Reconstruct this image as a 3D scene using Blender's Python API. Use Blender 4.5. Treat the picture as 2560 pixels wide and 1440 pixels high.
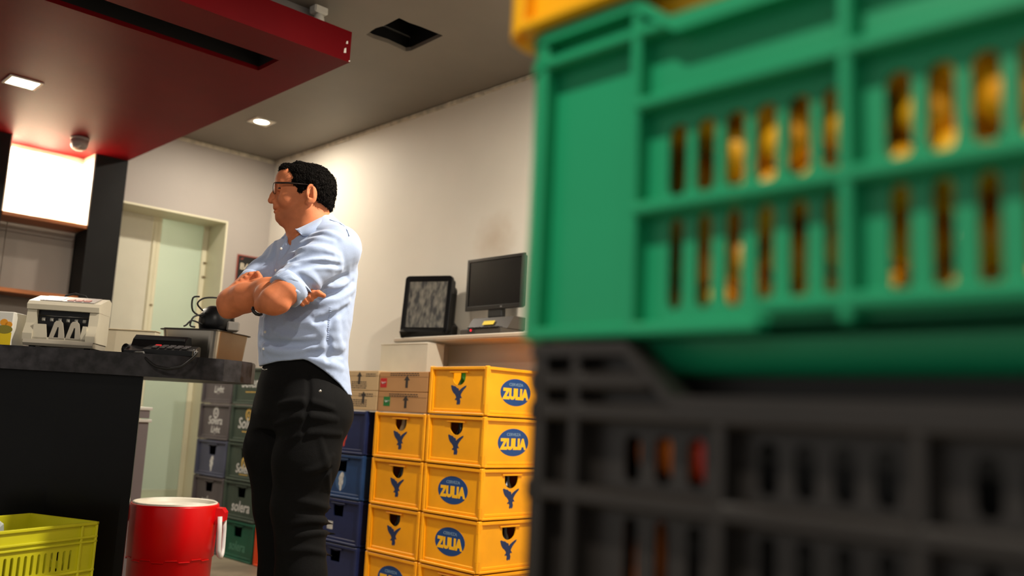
import bpy, bmesh, math, random
import numpy as np
from mathutils import Matrix, Vector

for o in list(bpy.data.objects): bpy.data.objects.remove(o)
scene = bpy.context.scene
COL = scene.collection
random.seed(7)
PI = math.pi

# ------------------------------------------------------------------ camera
CAM_H = 0.88
FPX = 2247.0
yaw, pitch, roll = [math.radians(a) for a in (43.545, 8.3286, 2.889)]
fw = np.array([math.sin(yaw)*math.cos(pitch), math.cos(yaw)*math.cos(pitch), math.sin(pitch)])
rt = np.cross(fw, [0, 0, 1.0]); rt /= np.linalg.norm(rt); up = np.cross(rt, fw)
rt, up = math.cos(roll)*rt+math.sin(roll)*up, -math.sin(roll)*rt+math.cos(roll)*up
CAM = np.array([0, 0, CAM_H])
cd = bpy.data.cameras.new('camera'); cam = bpy.data.objects.new('camera', cd); COL.objects.link(cam)
cam.matrix_world = Matrix(((rt[0], up[0], -fw[0], 0), (rt[1], up[1], -fw[1], 0), (rt[2], up[2], -fw[2], CAM_H), (0, 0, 0, 1)))
cd.sensor_width = 36; cd.lens = FPX/2560*36; cd.clip_start = 0.05; cd.clip_end = 60
cd.dof.use_dof = True; cd.dof.focus_distance = 3.05; cd.dof.aperture_fstop = 1.8
scene.camera = cam

# ------------------------------------------------------------------ world, exposure, room lamps
W = bpy.data.worlds.new('world'); scene.world = W; W.use_nodes = True
W.node_tree.nodes['Background'].inputs[0].default_value = (1.0, 0.94, 0.86, 1)
W.node_tree.nodes['Background'].inputs[1].default_value = 0.50
scene.view_settings.view_transform = 'Standard'; scene.view_settings.look = 'None'
scene.view_settings.exposure = 0.0; scene.view_settings.gamma = 1.0
scene.view_settings.use_curve_mapping = False
WARM = (1.0, 0.90, 0.76)
CEIL = 2.648; SOFF = 2.40
# recessed downlights and fill lights: x, y, ceiling height, watts, lamp radius (the fixtures are built further down)
DOWNLIGHTS = [(2.566, 5.048, CEIL, 17, .045), (2.15, 1.75, CEIL, 90, .05), (-0.5, 0.45, CEIL, 42, .05), (0.75, -0.8, CEIL, 30, .05)]  # last two are unseen fill lights, added to brighten the green crate and walls
SOFFIT_LAMPS = [(1.146, 4.769, 9), (0.60, 4.769, 9)]
NICHE_LAMPS = [(1.62, 5.90, 15), (1.42, 5.90, 15)]
def lamp(name, loc, watts, radius, color=WARM, spread=180, shape='DISK'):
    l = bpy.data.lights.new(name, 'AREA'); l.shape = shape; l.size = radius*2; l.energy = watts; l.color = color
    l.spread = math.radians(spread)
    o = bpy.data.objects.new(name, l); COL.objects.link(o); o.location = loc
    return o
for x, y, z, w, r in DOWNLIGHTS: lamp('downlight_lamp', (x, y, z-.012), w, r, spread=180)
for x, y, w in SOFFIT_LAMPS: lamp('soffit_lamp', (x, y, SOFF-.012), w, .05, spread=150)
for x, y, w in NICHE_LAMPS: lamp('niche_lamp', (x, y, SOFF-.02), w, .03, color=(1, .88, .70))

# ------------------------------------------------------------------ helpers
def lin(c): return tuple((v/255/12.92 if v/255 <= .04045 else ((v/255+.055)/1.055)**2.4) for v in c)
MATS = {}
def mat(name, rgb, rough=.5, metal=0., spec=.5, var=0., vscale=8., bump=0., bscale=60., coat=0., emit=0., trans=0., alpha=1.,
        rgb2=None, stretch=(1, 1, 1), detail=3., sss=0., ior=1.45, sheen=0.):
    if name in MATS: return MATS[name]
    m = bpy.data.materials.new(name); m.use_nodes = True; nt = m.node_tree; N = nt.nodes; L = nt.links
    b = N['Principled BSDF']; c = lin(rgb)+(1,)
    b.inputs['Base Color'].default_value = c; b.inputs['Roughness'].default_value = rough
    b.inputs['Metallic'].default_value = metal; b.inputs['Specular IOR Level'].default_value = spec
    b.inputs['Coat Weight'].default_value = coat; b.inputs['Transmission Weight'].default_value = trans
    b.inputs['Alpha'].default_value = alpha; b.inputs['IOR'].default_value = ior
    b.inputs['Sheen Weight'].default_value = sheen
    if sss: b.inputs['Subsurface Weight'].default_value = sss; b.inputs['Subsurface Radius'].default_value = (.012, .004, .002); b.inputs['Subsurface Scale'].default_value = 1
    if emit: b.inputs['Emission Color'].default_value = c; b.inputs['Emission Strength'].default_value = emit
    if var or bump:
        tc = N.new('ShaderNodeTexCoord'); mp = N.new('ShaderNodeMapping'); mp.inputs['Scale'].default_value = stretch
        L.new(tc.outputs['Object'], mp.inputs['Vector'])
    if var:
        n = N.new('ShaderNodeTexNoise'); n.inputs['Scale'].default_value = vscale; n.inputs['Detail'].default_value = detail
        L.new(mp.outputs[0], n.inputs['Vector'])
        r = N.new('ShaderNodeValToRGB'); r.color_ramp.elements[0].position = .35; r.color_ramp.elements[1].position = .68
        if rgb2: r.color_ramp.elements[0].color = lin(rgb2)+(1,)
        else: r.color_ramp.elements[0].color = tuple(v*(1-var) for v in c[:3])+(1,)
        r.color_ramp.elements[1].color = c if rgb2 else tuple(min(1, v*(1+var*.5)) for v in c[:3])+(1,)
        L.new(n.outputs['Fac'], r.inputs[0]); L.new(r.outputs[0], b.inputs['Base Color'])
    if bump:
        n2 = N.new('ShaderNodeTexNoise'); n2.inputs['Scale'].default_value = bscale; n2.inputs['Detail'].default_value = 4
        L.new(mp.outputs[0], n2.inputs['Vector'])
        bp = N.new('ShaderNodeBump'); bp.inputs['Strength'].default_value = bump; bp.inputs['Distance'].default_value = .004
        L.new(n2.outputs['Fac'], bp.inputs['Height']); L.new(bp.outputs[0], b.inputs['Normal'])
    MATS[name] = m; return m

def tag(o, label=None, cat=None, group=None, kind=None):
    if label: o['label'] = label
    if cat: o['category'] = cat
    if group: o['group'] = group
    if kind: o['kind'] = kind
    return o
def thing(name, label, cat, loc=(0, 0, 0), rz=0., group=None, kind=None):
    o = bpy.data.objects.new(name, None); COL.objects.link(o); o.location = loc; o.rotation_euler = (0, 0, rz)
    o.empty_display_size = .05
    return tag(o, label, cat, group, kind)
def copy_tree(o, parent=None):
    c = o.copy(); COL.objects.link(c); c.parent = parent
    for ch in list(o.children): copy_tree(ch, c)
    return c

class MB:
    """collects geometry; build() links it as one mesh object"""
    def __init__(s): s.v = []; s.f = []; s.n = 0; s.sm = []
    def add(s, v, f, M=None, smooth=False):
        v = np.asarray(v, float).reshape(-1, 3)
        if M is not None:
            M = np.array(M); v = v@M[:3, :3].T+M[:3, 3]
        s.v.append(v); s.f += [tuple(i+s.n for i in q) for q in f]; s.sm += [smooth]*len(f); s.n += len(v); return s
    def box(s, lo, hi, ch=0., M=None):
        lo = np.array(lo, float); hi = np.array(hi, float); lo, hi = np.minimum(lo, hi), np.maximum(lo, hi)
        c = (lo+hi)/2; h = (hi-lo)/2; ch = min(ch, h.min()*.49)
        if ch <= 0:
            v = [c+h*np.array((x, y, z)) for x in (-1, 1) for y in (-1, 1) for z in (-1, 1)]
            return s.add(v, [(0, 1, 3, 2), (4, 6, 7, 5), (0, 4, 5, 1), (2, 3, 7, 6), (0, 2, 6, 4), (1, 5, 7, 3)], M)
        v = []; idx = {}
        for x in (-1, 1):
            for y in (-1, 1):
                for z in (-1, 1):
                    sg = np.array((x, y, z))
                    for a in range(3):
                        off = sg*(h-ch); off[a] = sg[a]*h[a]; idx[x, y, z, a] = len(v); v.append(c+off)
        F = []
        def quad(ids):
            p = np.array([v[i] for i in ids]); nrm = np.cross(p[1]-p[0], p[2]-p[0])
            F.append(tuple(ids) if nrm@(p.mean(0)-c) > 0 else tuple(reversed(ids)))
        for a in range(3):
            b_, c_ = (a+1) % 3, (a+2) % 3
            for sa in (-1, 1):
                ids = []
                for sb, sc in ((-1, -1), (1, -1), (1, 1), (-1, 1)):
                    k = [0, 0, 0]; k[a] = sa; k[b_] = sb; k[c_] = sc; ids.append(idx[(*k, a)])
                quad(ids)
            for sb in (-1, 1):
                for sc in (-1, 1):
                    k0 = [0, 0, 0]; k1 = [0, 0, 0]; k0[b_] = k1[b_] = sb; k0[c_] = k1[c_] = sc; k0[a] = -1; k1[a] = 1
                    quad([idx[(*k0, b_)], idx[(*k1, b_)], idx[(*k1, c_)], idx[(*k0, c_)]])
        for x in (-1, 1):
            for y in (-1, 1):
                for z in (-1, 1): quad([idx[x, y, z, 0], idx[x, y, z, 1], idx[x, y, z, 2]])
        return s.add(v, F, M)
    def lathe(s, prof, n=24, M=None, smooth=True, cap=True):
        v = []; F = []
        for r, z in prof:
            for i in range(n):
                a = 2*PI*i/n; v.append((r*math.cos(a), r*math.sin(a), z))
        for k in range(len(prof)-1):
            for i in range(n):
                j = (i+1) % n; F.append((k*n+i, k*n+j, (k+1)*n+j, (k+1)*n+i))
        if cap:
            if prof[0][0] > 1e-5: F.append(tuple(reversed(range(n))))
            if prof[-1][0] > 1e-5: F.append(tuple((len(prof)-1)*n+i for i in range(n)))
        return s.add(v, F, M, smooth)
    def tube(s, pts, r, n=8, M=None, closed=False):
        P = np.array(pts, float); m = len(P); R = np.full(m, r) if np.isscalar(r) else np.array(r); v = []; F = []
        T = np.roll(P, -1, 0)-np.roll(P, 1, 0)
        if not closed: T[0] = P[1]-P[0]; T[-1] = P[-1]-P[-2]
        T /= np.linalg.norm(T, axis=1)[:, None]+1e-12
        u = np.cross(T[0], (0, 0, 1)); u = u if np.linalg.norm(u) > .1 else np.cross(T[0], (1, 0, 0)); u /= np.linalg.norm(u)
        for k in range(m):
            u = u-T[k]*(u@T[k]); u /= np.linalg.norm(u); w = np.cross(T[k], u)
            for i in range(n):
                a = 2*PI*i/n; v.append(P[k]+R[k]*(math.cos(a)*u+math.sin(a)*w))
        for k in range(m if closed else m-1):
            k2 = (k+1) % m
            for i in range(n):
                j = (i+1) % n; F.append((k*n+i, k*n+j, k2*n+j, k2*n+i))
        if not closed: F.append(tuple(reversed(range(n)))); F.append(tuple((m-1)*n+i for i in range(n)))
        return s.add(v, F, M, True)
    def prism(s, pts, t0, t1, M=None, smooth=False):
        """closed 2-D outline in xy, extruded z t0..t1"""
        n = len(pts); v = [(x, y, t0) for x, y in pts]+[(x, y, t1) for x, y in pts]
        area = sum(pts[i][0]*pts[(i+1) % n][1]-pts[(i+1) % n][0]*pts[i][1] for i in range(n))
        a, b = list(range(n)), list(range(n, 2*n))
        F = [tuple(reversed(a)), tuple(b)]+[(i, (i+1) % n, n+(i+1) % n, n+i) for i in range(n)]
        if area < 0: F = [tuple(reversed(q)) for q in F]
        return s.add(v, F, M, smooth)
    def mesh(s, me, M=None):
        v = [tuple(x.co) for x in me.vertices]; return s.add(v, [tuple(p.vertices) for p in me.polygons], M)
    def data(s, name):
        me = bpy.data.meshes.new(name); me.from_pydata(np.concatenate(s.v).tolist(), [], s.f)
        me.polygons.foreach_set('use_smooth', s.sm); me.update(); return me
    def build(s, name, m, parent=None, world=False, kind=None):
        me = s.data(name); me.materials.append(m)
        if world and parent is not None:
            me.transform(parent.matrix_basis.inverted())
        o = bpy.data.objects.new(name, me); COL.objects.link(o); o.parent = parent
        if kind: o['kind'] = kind
        return o

def plate_mesh(outer, holes, t, bev=0.):
    """flat sheet with holes, in xy, thickness t along z (0..-t)"""
    cu = bpy.data.curves.new('plate', 'CURVE'); cu.dimensions = '2D'; cu.fill_mode = 'BOTH'; cu.extrude = max(t/2-bev, 0); cu.bevel_depth = bev; cu.bevel_resolution = 1
    for pts in [outer]+list(holes):
        sp = cu.splines.new('POLY'); sp.points.add(len(pts)-1)
        for p, q in zip(sp.points, pts): p.co = (q[0], q[1], 0, 1)
        sp.use_cyclic_u = True
    o = bpy.data.objects.new('plate', cu); me = bpy.data.meshes.new_from_object(o)
    bpy.data.objects.remove(o); bpy.data.curves.remove(cu)
    me.transform(Matrix.Translation((0, 0, -t/2))); return me
def text_mesh(body, size, bold=0., ext=.0004, shear=0., width=1.):
    cu = bpy.data.curves.new('text', 'FONT'); cu.body = body; cu.size = size; cu.extrude = ext; cu.offset = bold; cu.shear = shear
    cu.align_x = 'CENTER'; cu.align_y = 'CENTER'; cu.resolution_u = 3
    o = bpy.data.objects.new('text', cu); me = bpy.data.meshes.new_from_object(o)
    bpy.data.objects.remove(o); bpy.data.curves.remove(cu)
    if width != 1.: me.transform(Matrix.Scale(width, 4, (1, 0, 0)))
    return me
def rect(u0, u1, v0, v1): return [(u0, v0), (u1, v0), (u1, v1), (u0, v1)]
def stadium(u, v0, v1, w, n=6):
    r = w/2; p = []
    for i in range(n+1): a = PI+PI*i/n; p.append((u+r*math.cos(a), v0+r+r*math.sin(a)))
    for i in range(n+1): a = PI*i/n; p.append((u+r*math.cos(a), v1-r+r*math.sin(a)))
    return p
def ellipse(u, v, a, b, n=28): return [(u+a*math.cos(2*PI*i/n), v+b*math.sin(2*PI*i/n)) for i in range(n)]
def dhole(u, vtop, w, h, n=10):
    p = [(u+w/2, vtop), (u-w/2, vtop)]
    return p+[(u-w/2*math.cos(PI*i/n), vtop-h*.35-h*.65*math.sin(PI*i/n)) for i in range(n+1)]
def face_M(nx, ny, off, z=0):
    """wall-face frame: u to the right seen from outside, v up, normal outwards"""
    n = Vector((nx, ny, 0)); u = Vector((-ny, nx, 0))
    return Matrix(((u.x, 0, n.x, n.x*off), (u.y, 0, n.y, n.y*off), (0, 1, 0, z), (0, 0, 0, 1)))
def T(x, y, z): return Matrix.Translation((x, y, z))
def rotz(a): return Matrix.Rotation(a, 4, 'Z')
def ray(x, y):
    d = fw+rt*((x-1280)/FPX)-up*((y-720)/FPX); return d
def at(x, y, axis, val):
    "point seen along a sight line where the world coordinate reaches val"
    d = ray(x, y); return CAM+d*((val-CAM[axis])/d[axis])
# ------------------------------------------------------------------ materials of the room
M_WHITE = mat('white_wall_paint', (226, 219, 205), .62, var=.05, vscale=1.6, bump=.12, bscale=45)
M_GREYWALL = mat('grey_wall_paint', (176, 168, 160), .6, var=.05, vscale=1.5, bump=.12, bscale=45)
M_CEIL = mat('dark_grey_ceiling_paint', (124, 116, 106), .55, var=.08, vscale=2.2, bump=.06, bscale=30)
M_RED = mat('burgundy_gloss_paint', (102, 8, 15), .5, var=.12, vscale=2.5, bump=.03, bscale=20, spec=.05)
M_BLACKVOID = mat('matt_black_recess', (8, 8, 8), .9)  # in the soffit slot this black stands in for deep shade
M_FLOOR = mat('worn_concrete_floor', (128, 116, 98), .5, var=.3, vscale=5, bump=.1, bscale=30)
M_BLACKCOL = mat('black_column_paint', (12, 11, 10), .6, spec=.3, var=.3, vscale=9, bump=.1, bscale=40)
M_CREAM = mat('cream_door_paint', (232, 226, 196), .45, var=.05, vscale=3)
M_TRIM = mat('chipped_plaster_trim', (206, 198, 178), .7, var=.3, vscale=22, bump=.5, bscale=60)
M_WOOD = mat('orange_brown_wood', (166, 96, 44), .42, var=.35, vscale=4, stretch=(1, 14, 14))
M_PANEL = mat('grey_back_panel', (150, 140, 130), .55, var=.08, vscale=3)
M_NICHE = mat('white_niche_paint', (240, 232, 214), .55, var=.04, vscale=3)

def stain(m, p, r, rgb, amount):
    "a brownish smudge around one spot of a painted wall"
    nt = m.node_tree; N = nt.nodes; L = nt.links; bs = N['Principled BSDF']; src = bs.inputs['Base Color'].links[0].from_socket
    g = N.new('ShaderNodeNewGeometry'); d = N.new('ShaderNodeVectorMath'); d.operation = 'DISTANCE'; d.inputs[1].default_value = p; L.new(g.outputs['Position'], d.inputs[0])
    nz = N.new('ShaderNodeTexNoise'); nz.inputs['Scale'].default_value = 9; L.new(g.outputs['Position'], nz.inputs['Vector'])
    ad = N.new('ShaderNodeMath'); ad.operation = 'MULTIPLY_ADD'; L.new(nz.outputs['Fac'], ad.inputs[0]); ad.inputs[1].default_value = r; L.new(d.outputs['Value'], ad.inputs[2])
    mr = N.new('ShaderNodeMapRange'); L.new(ad.outputs[0], mr.inputs[0]); mr.inputs[1].default_value = r*.5; mr.inputs[2].default_value = r*1.6; mr.inputs[3].default_value = amount; mr.inputs[4].default_value = 0
    mx = N.new('ShaderNodeMix'); mx.data_type = 'RGBA'; L.new(mr.outputs[0], mx.inputs[0]); L.new(src, mx.inputs[6]); mx.inputs[7].default_value = lin(rgb)+(1,); L.new(mx.outputs[2], bs.inputs['Base Color'])
M_WHITER = mat('white_wall_paint_stained', (226, 219, 205), .62, var=.05, vscale=1.6, bump=.12, bscale=45)
stain(M_WHITER, (3.09, 3.40, 1.80), .16, (170, 138, 100), .45)
def struct(name, mb, m, label=None, cat=None):
    o = mb.build(name, m); o['kind'] = 'structure'
    if label: o['label'] = label
    if cat: o['category'] = cat
    return o
# floor and ceiling
struct('floor', MB().box((-2.5, -3, -.1), (3.2, 8.2, 0)), M_FLOOR, 'worn grey concrete floor under the crates and counter', 'floor')
cb = MB(); vx0, vx1, vy0, vy1 = 2.235, 2.485, 3.18, 3.452
vent_outline = [(vx0, vy0), (vx0+.06, vy0+.004), (vx0+.12, vy0-.004), (vx1, vy0-.008), (vx1+.006, vy0+.1), (vx1+.012, vy1-.02), (vx1-.002, vy1+.006),
                (vx0+.13, vy1-.006), (vx0+.05, vy1+.004), (vx0+.006, vy1-.004), (vx0-.006, vy1-.1), (vx0+.004, vy0+.12)]
cb.mesh(plate_mesh(rect(-2.5, 3.3, -3, 6.1), [vent_outline], .02), T(0, 0, CEIL+.02))
ceil = struct('ceiling', cb, M_CEIL, 'dark grey ceiling with a ragged square hole', 'ceiling')
dv = MB()
for lo, hi in (((vx0-.04, vy0-.04, 2.67), (vx0-.02, vy1+.04, 3.0)), ((vx1+.02, vy0-.04, 2.67), (vx1+.04, vy1+.04, 3.0)), ((vx0-.04, vy0-.04, 2.67), (vx1+.04, vy0-.02, 3.0)),
               ((vx0-.04, vy1+.02, 2.67), (vx1+.04, vy1+.04, 3.0)), ((vx0-.04, vy0-.04, 2.98), (vx1+.04, vy1+.04, 3.0))): dv.box(lo, hi)
dv.build('vent_shaft', M_BLACKVOID, ceil)
fl = MB(); fl.prism([(0, 0), (.17, .02), (.20, .05), (.1, .045), (.02, .03)], 0, .004, T(vx0+.03, vy1-.10, 2.675)@Matrix.Rotation(.35, 4, 'X'))
fl.build('torn_liner', mat('black_plastic_liner', (30, 28, 26), .35), ceil)
# walls
wr = struct('wall_right', MB().box((3.09, -3, 0), (3.25, 6.07, CEIL+.02)), M_WHITER, 'white wall behind the crate stacks and screens', 'wall')
DX0, DX1, DZ = 2.054, 2.771, 2.14
wb = MB().box((DX1, 5.8, 0), (3.09, 6.07, CEIL+.02)).box((DX0, 5.8, DZ), (DX1, 6.07, CEIL+.02)).box((-2.5, 5.8, SOFF+.14), (DX0, 6.07, CEIL+.02)).box((-2.5, 5.8, 0), (1.17, 6.07, SOFF+.14))
wb = struct('wall_back', wb, M_GREYWALL, 'grey wall with the open doorway', 'wall')
# crown strips of rough plaster
t1 = MB(); t2 = MB(); rng = np.random.RandomState(3)
y = -2.0
while y < 5.79:
    l = rng.uniform(.12, .5); t1.box((3.074+rng.uniform(0, .005), y, CEIL-.022-rng.uniform(0, .006)), (3.09, min(y+l, 5.79), CEIL-.001), .003); y += l
x = 2.06
while x < 3.08:
    l = rng.uniform(.1, .35); t2.box((x, 5.784+rng.uniform(0, .004), CEIL-.022-rng.uniform(0, .005)), (min(x+l, 3.074), 5.8, CEIL-.001), .003); x += l
struct('trim_1', t1, M_TRIM, 'rough chipped plaster strip along the top of the white wall', 'trim')
struct('trim_2', t2, M_TRIM, 'rough plaster strip along the top of the grey doorway wall', 'trim')

# burgundy dropped soffit over the counter, with a long dark slot
SX1, SY0 = 2.05, 3.267
sf = MB().mesh(plate_mesh(rect(-2.5, SX1, SY0, 6.0), [rect(.2, 1.834, 3.496, 3.684)], .02), T(0, 0, SOFF+.02))
sf.box((-2.5, SY0, SOFF+.0201), (SX1, SY0+.02, 2.541)).box((SX1-.02, SY0+.02, SOFF+.0201), (SX1, 5.8, 2.541)).box((-2.5, SY0+.02, 2.53), (SX1-.02, 5.8, 2.541))
sof = struct('ceiling_soffit', sf, M_RED, 'dropped burgundy soffit hanging above the bar counter', 'soffit')
sl = MB()
for lo, hi in (((.18, 3.476, SOFF+.021), (.2, 3.704, 2.528)), ((1.834, 3.476, SOFF+.021), (1.854, 3.704, 2.528)), ((.2, 3.476, SOFF+.021), (1.834, 3.496, 2.528)),
               ((.2, 3.684, SOFF+.021), (1.834, 3.704, 2.528)), ((.2, 3.496, 2.515), (1.834, 3.684, 2.528))): sl.box(lo, hi)
sl.build('slot_shade_box', M_BLACKVOID, sof)  # slot sides and top coloured black to carry the darkness inside
ch = MB()
for (u0, v0, du, dv_) in ((-.026, .078, .010, .016), (-.034, .034, .012, .026), (-.006, .002, .008, .008)):
    ch.prism([(u0, v0), (u0+du, v0+.003), (u0+du*.9, v0+dv_), (u0+.002, v0+dv_*.8)], 0, .0006, T(SX1, SY0, SOFF)@face_M(0, -1, 0))
ch.build('chipped_paint', mat('bare_plaster', (225, 218, 210), .8), sof)
struct('trim_3', MB().box((-2.5, 3.42, 2.541), (1.98, 5.8, CEIL)), mat('grey_riser_paint', (140, 136, 134), .6), 'grey riser between the burgundy soffit and the ceiling', 'trim')
br = thing('plug_bracket', 'small white plastic bracket above the burgundy soffit edge', 'bracket', (1.94, 3.37, 2.541)); br.scale = (1.7, 1.7, 1.5)
MB().box((-.02, -.012, .05), (.02, .02, .075), .004).build('mount', mat('white_plastic', (226, 224, 216), .45), br)
MB().lathe([(.014, 0), (.018, .012), (.012, .045), (.006, .052)], 12).build('plug', MATS['white_plastic'], br)

# black column beside the doorway and the lit niche
struct('wall_column', MB().box((1.858, 5.795, 0), (2.054, 6.07, SOFF)), M_BLACKCOL, 'black column between the lit niche and the doorway', 'column')
struct('wall_column.001', MB().box((1.17, 5.795, 0), (1.372, 6.07, SOFF)), M_BLACKCOL, 'black column at the left end of the lit niche', 'column')
struct('wall_niche', MB().box((1.372, 6.0, 1.94), (1.858, 6.07, SOFF)).box((1.850, 5.800, 1.94), (1.858, 6.0, SOFF)).box((1.372, 5.80, 1.94), (1.380, 6.0, SOFF)), M_NICHE, 'brightly lit white back wall of the niche', 'wall')
np_ = MB().box((1.372, 6.02, .6), (1.858, 6.07, 1.92))
pan = struct('wall_niche_lower', np_, M_PANEL, 'grey panelled back of the dark lower niche', 'wall')
for x0, x1, z0, z1 in ((1.374, 1.46, 1.86, 1.92), (1.462, 1.856, 1.86, 1.92), (1.374, 1.46, 1.50, 1.858), (1.462, 1.856, 1.50, 1.858), (1.374, 1.856, .9, 1.46)):
    MB().box((x0, 6.008, z0), (x1, 6.02, z1), .002).build('panel', M_PANEL, pan)
s1 = MB().box((1.376, 5.79, 1.915), (1.852, 6.0, 1.94), .002); o = s1.build('niche_shelf', M_WOOD); tag(o, 'thin wooden shelf at the foot of the bright niche', 'shelf')
s2 = MB().box((1.376, 5.80, 1.47), (1.852, 6.005, 1.495), .002); o = s2.build('niche_shelf', M_WOOD); tag(o, 'lower orange wooden shelf behind the banknote counter', 'shelf')

# doorway: cream frame, white side panel and a frosted glass leaf
door = thing('door_1', 'open cream doorway with a frosted glass leaf', 'door', (2.41, 6.07, 0), kind='structure')
MB().box((DX0, 5.80, DZ-.012), (DX1, 6.07, DZ-.0001)).box((DX1-.012, 5.80, 0), (DX1-.0001, 6.07, DZ-.012)).build('jamb', M_CREAM, door, world=True)
MB().box((DX0, 6.06, 0), (2.362, 6.085, DZ), .002).build('side_panel', mat('white_panel_paint', (222, 218, 198), .4, var=.03), door, world=True)
MB().box((2.366, 6.05, 0), (2.392, 6.09, DZ), .003).build('frame_post', M_CREAM, door, world=True)
MB().box((2.394, 6.055, 0), (2.42, 6.085, DZ), .003).build('stile', M_CREAM, door, world=True)
MB().box((2.72, 6.055, 0), (2.757, 6.085, DZ), .003).build('stile', M_CREAM, door, world=True)
gl = MB().box((2.4205, 6.065, .30), (2.7195, 6.073, DZ)).build('frosted_pane', mat('frosted_glass', (206, 222, 206), .32, trans=.35, spec=.6, var=.04, vscale=2), door, world=True)
MB().box((2.4205, 6.062, .25), (2.7195, 6.078, .30), .002).box((2.4205, 6.0, 0), (2.7195, 6.078, .25), .002).build('kick_panel', mat('pale_green_tile', (190, 196, 170), .4), door, world=True)
for z in (1.86, 1.76, 1.36):
    MB().box((2.735, 6.046, z), (2.757, 6.055, z+.012), .002).build('hinge', mat('aged_brass', (130, 110, 70), .4, metal=.6), door, world=True)
for x0 in (2.39,):
    MB().box((x0, 6.046, 1.52), (x0+.02, 6.055, 1.53), .002).build('latch', MATS['aged_brass'], door, world=True)
# corridor behind the doorway
struct('wall_corridor', MB().box((1.6, 7.4, 0), (3.6, 7.5, 2.7)).box((3.5, 6.075, 0), (3.6, 7.4, 2.7)).box((1.6, 6.1, 0), (1.7, 7.4, 2.7)).box((1.6, 6.075, 2.6), (3.6, 7.5, 2.7)), M_WHITE, 'pale corridor wall behind the frosted glass', 'wall')
lamp('corridor_lamp', (2.55, 6.8, 2.58), 55, .08)

# ------------------------------------------------------------------ light fixtures
M_GLOW = mat('lamp_diffuser', (255, 242, 214), .5, emit=14)
M_FIXT = mat('white_fixture_plastic', (232, 228, 216), .5)
labs = ['square white downlight glowing in the ceiling above the man', 'white downlight in the ceiling above the yellow crates', 'unseen fill light added in the ceiling left of the camera', 'unseen fill light added in the ceiling behind the camera']
for i, (x, y, z, w, r) in enumerate(DOWNLIGHTS):
    t = thing('downlight', labs[i], 'light', (x, y, z), group='ceiling downlights')
    MB().mesh(plate_mesh(rect(-.065, .065, -.065, .065), [ellipse(0, 0, .046, .046)], .006), T(0, 0, 0)).build('frame', M_FIXT, t)
    MB().lathe([(.046, -.004), (.0455, -.003)], 28, M=T(0, 0, 0)).build('diffuser', M_GLOW, t)
for i, (x, y, w) in enumerate(SOFFIT_LAMPS):
    t = thing('soffit_downlight', ['rectangular lamp glowing in the burgundy soffit', 'lamp in the burgundy soffit at the left picture edge'][i], 'light', (x, y, SOFF))
    MB().mesh(plate_mesh(rect(-.075, .075, -.075, .075), [rect(-.062, .062, -.062, .062)], .005)).build('frame', M_FIXT, t)
    MB().box((-.062, -.062, -.004), (.062, .062, -.002)).build('diffuser', M_GLOW, t)
# dome security camera on the soffit
dc = thing('security_camera', 'small grey dome security camera under the burgundy soffit', 'camera', (1.667, 5.524, SOFF))
MB().lathe([(.052, -.012), (.052, 0)], 28).build('base_ring', mat('dome_grey_plastic', (158, 148, 144), .4), dc)
MB().lathe([(.0, -.078), (.022, -.076), (.038, -.066), (.047, -.045), (.05, -.012)], 28).build('dome', MATS['dome_grey_plastic'], dc)
lm = T(-.022, -.022, -.052)@Matrix.Rotation(math.radians(-40), 4, Vector((1, -1, 0)))
eye = MB().lathe([(.030, 0), (.030, -.014), (.026, -.018)], 20, M=T(-.016, -.020, -.040)@Matrix.Rotation(.9, 4, Vector((1, -1, 0)).normalized())).build('eyeball', mat('light_grey_plastic', (205, 200, 195), .4), dc)
MB().lathe([(.014, -.018), (.014, -.021)], 16, M=T(-.016, -.020, -.040)@Matrix.Rotation(.9, 4, Vector((1, -1, 0)).normalized())).build('lens', mat('dark_lens', (40, 40, 44), .15), eye)
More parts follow.
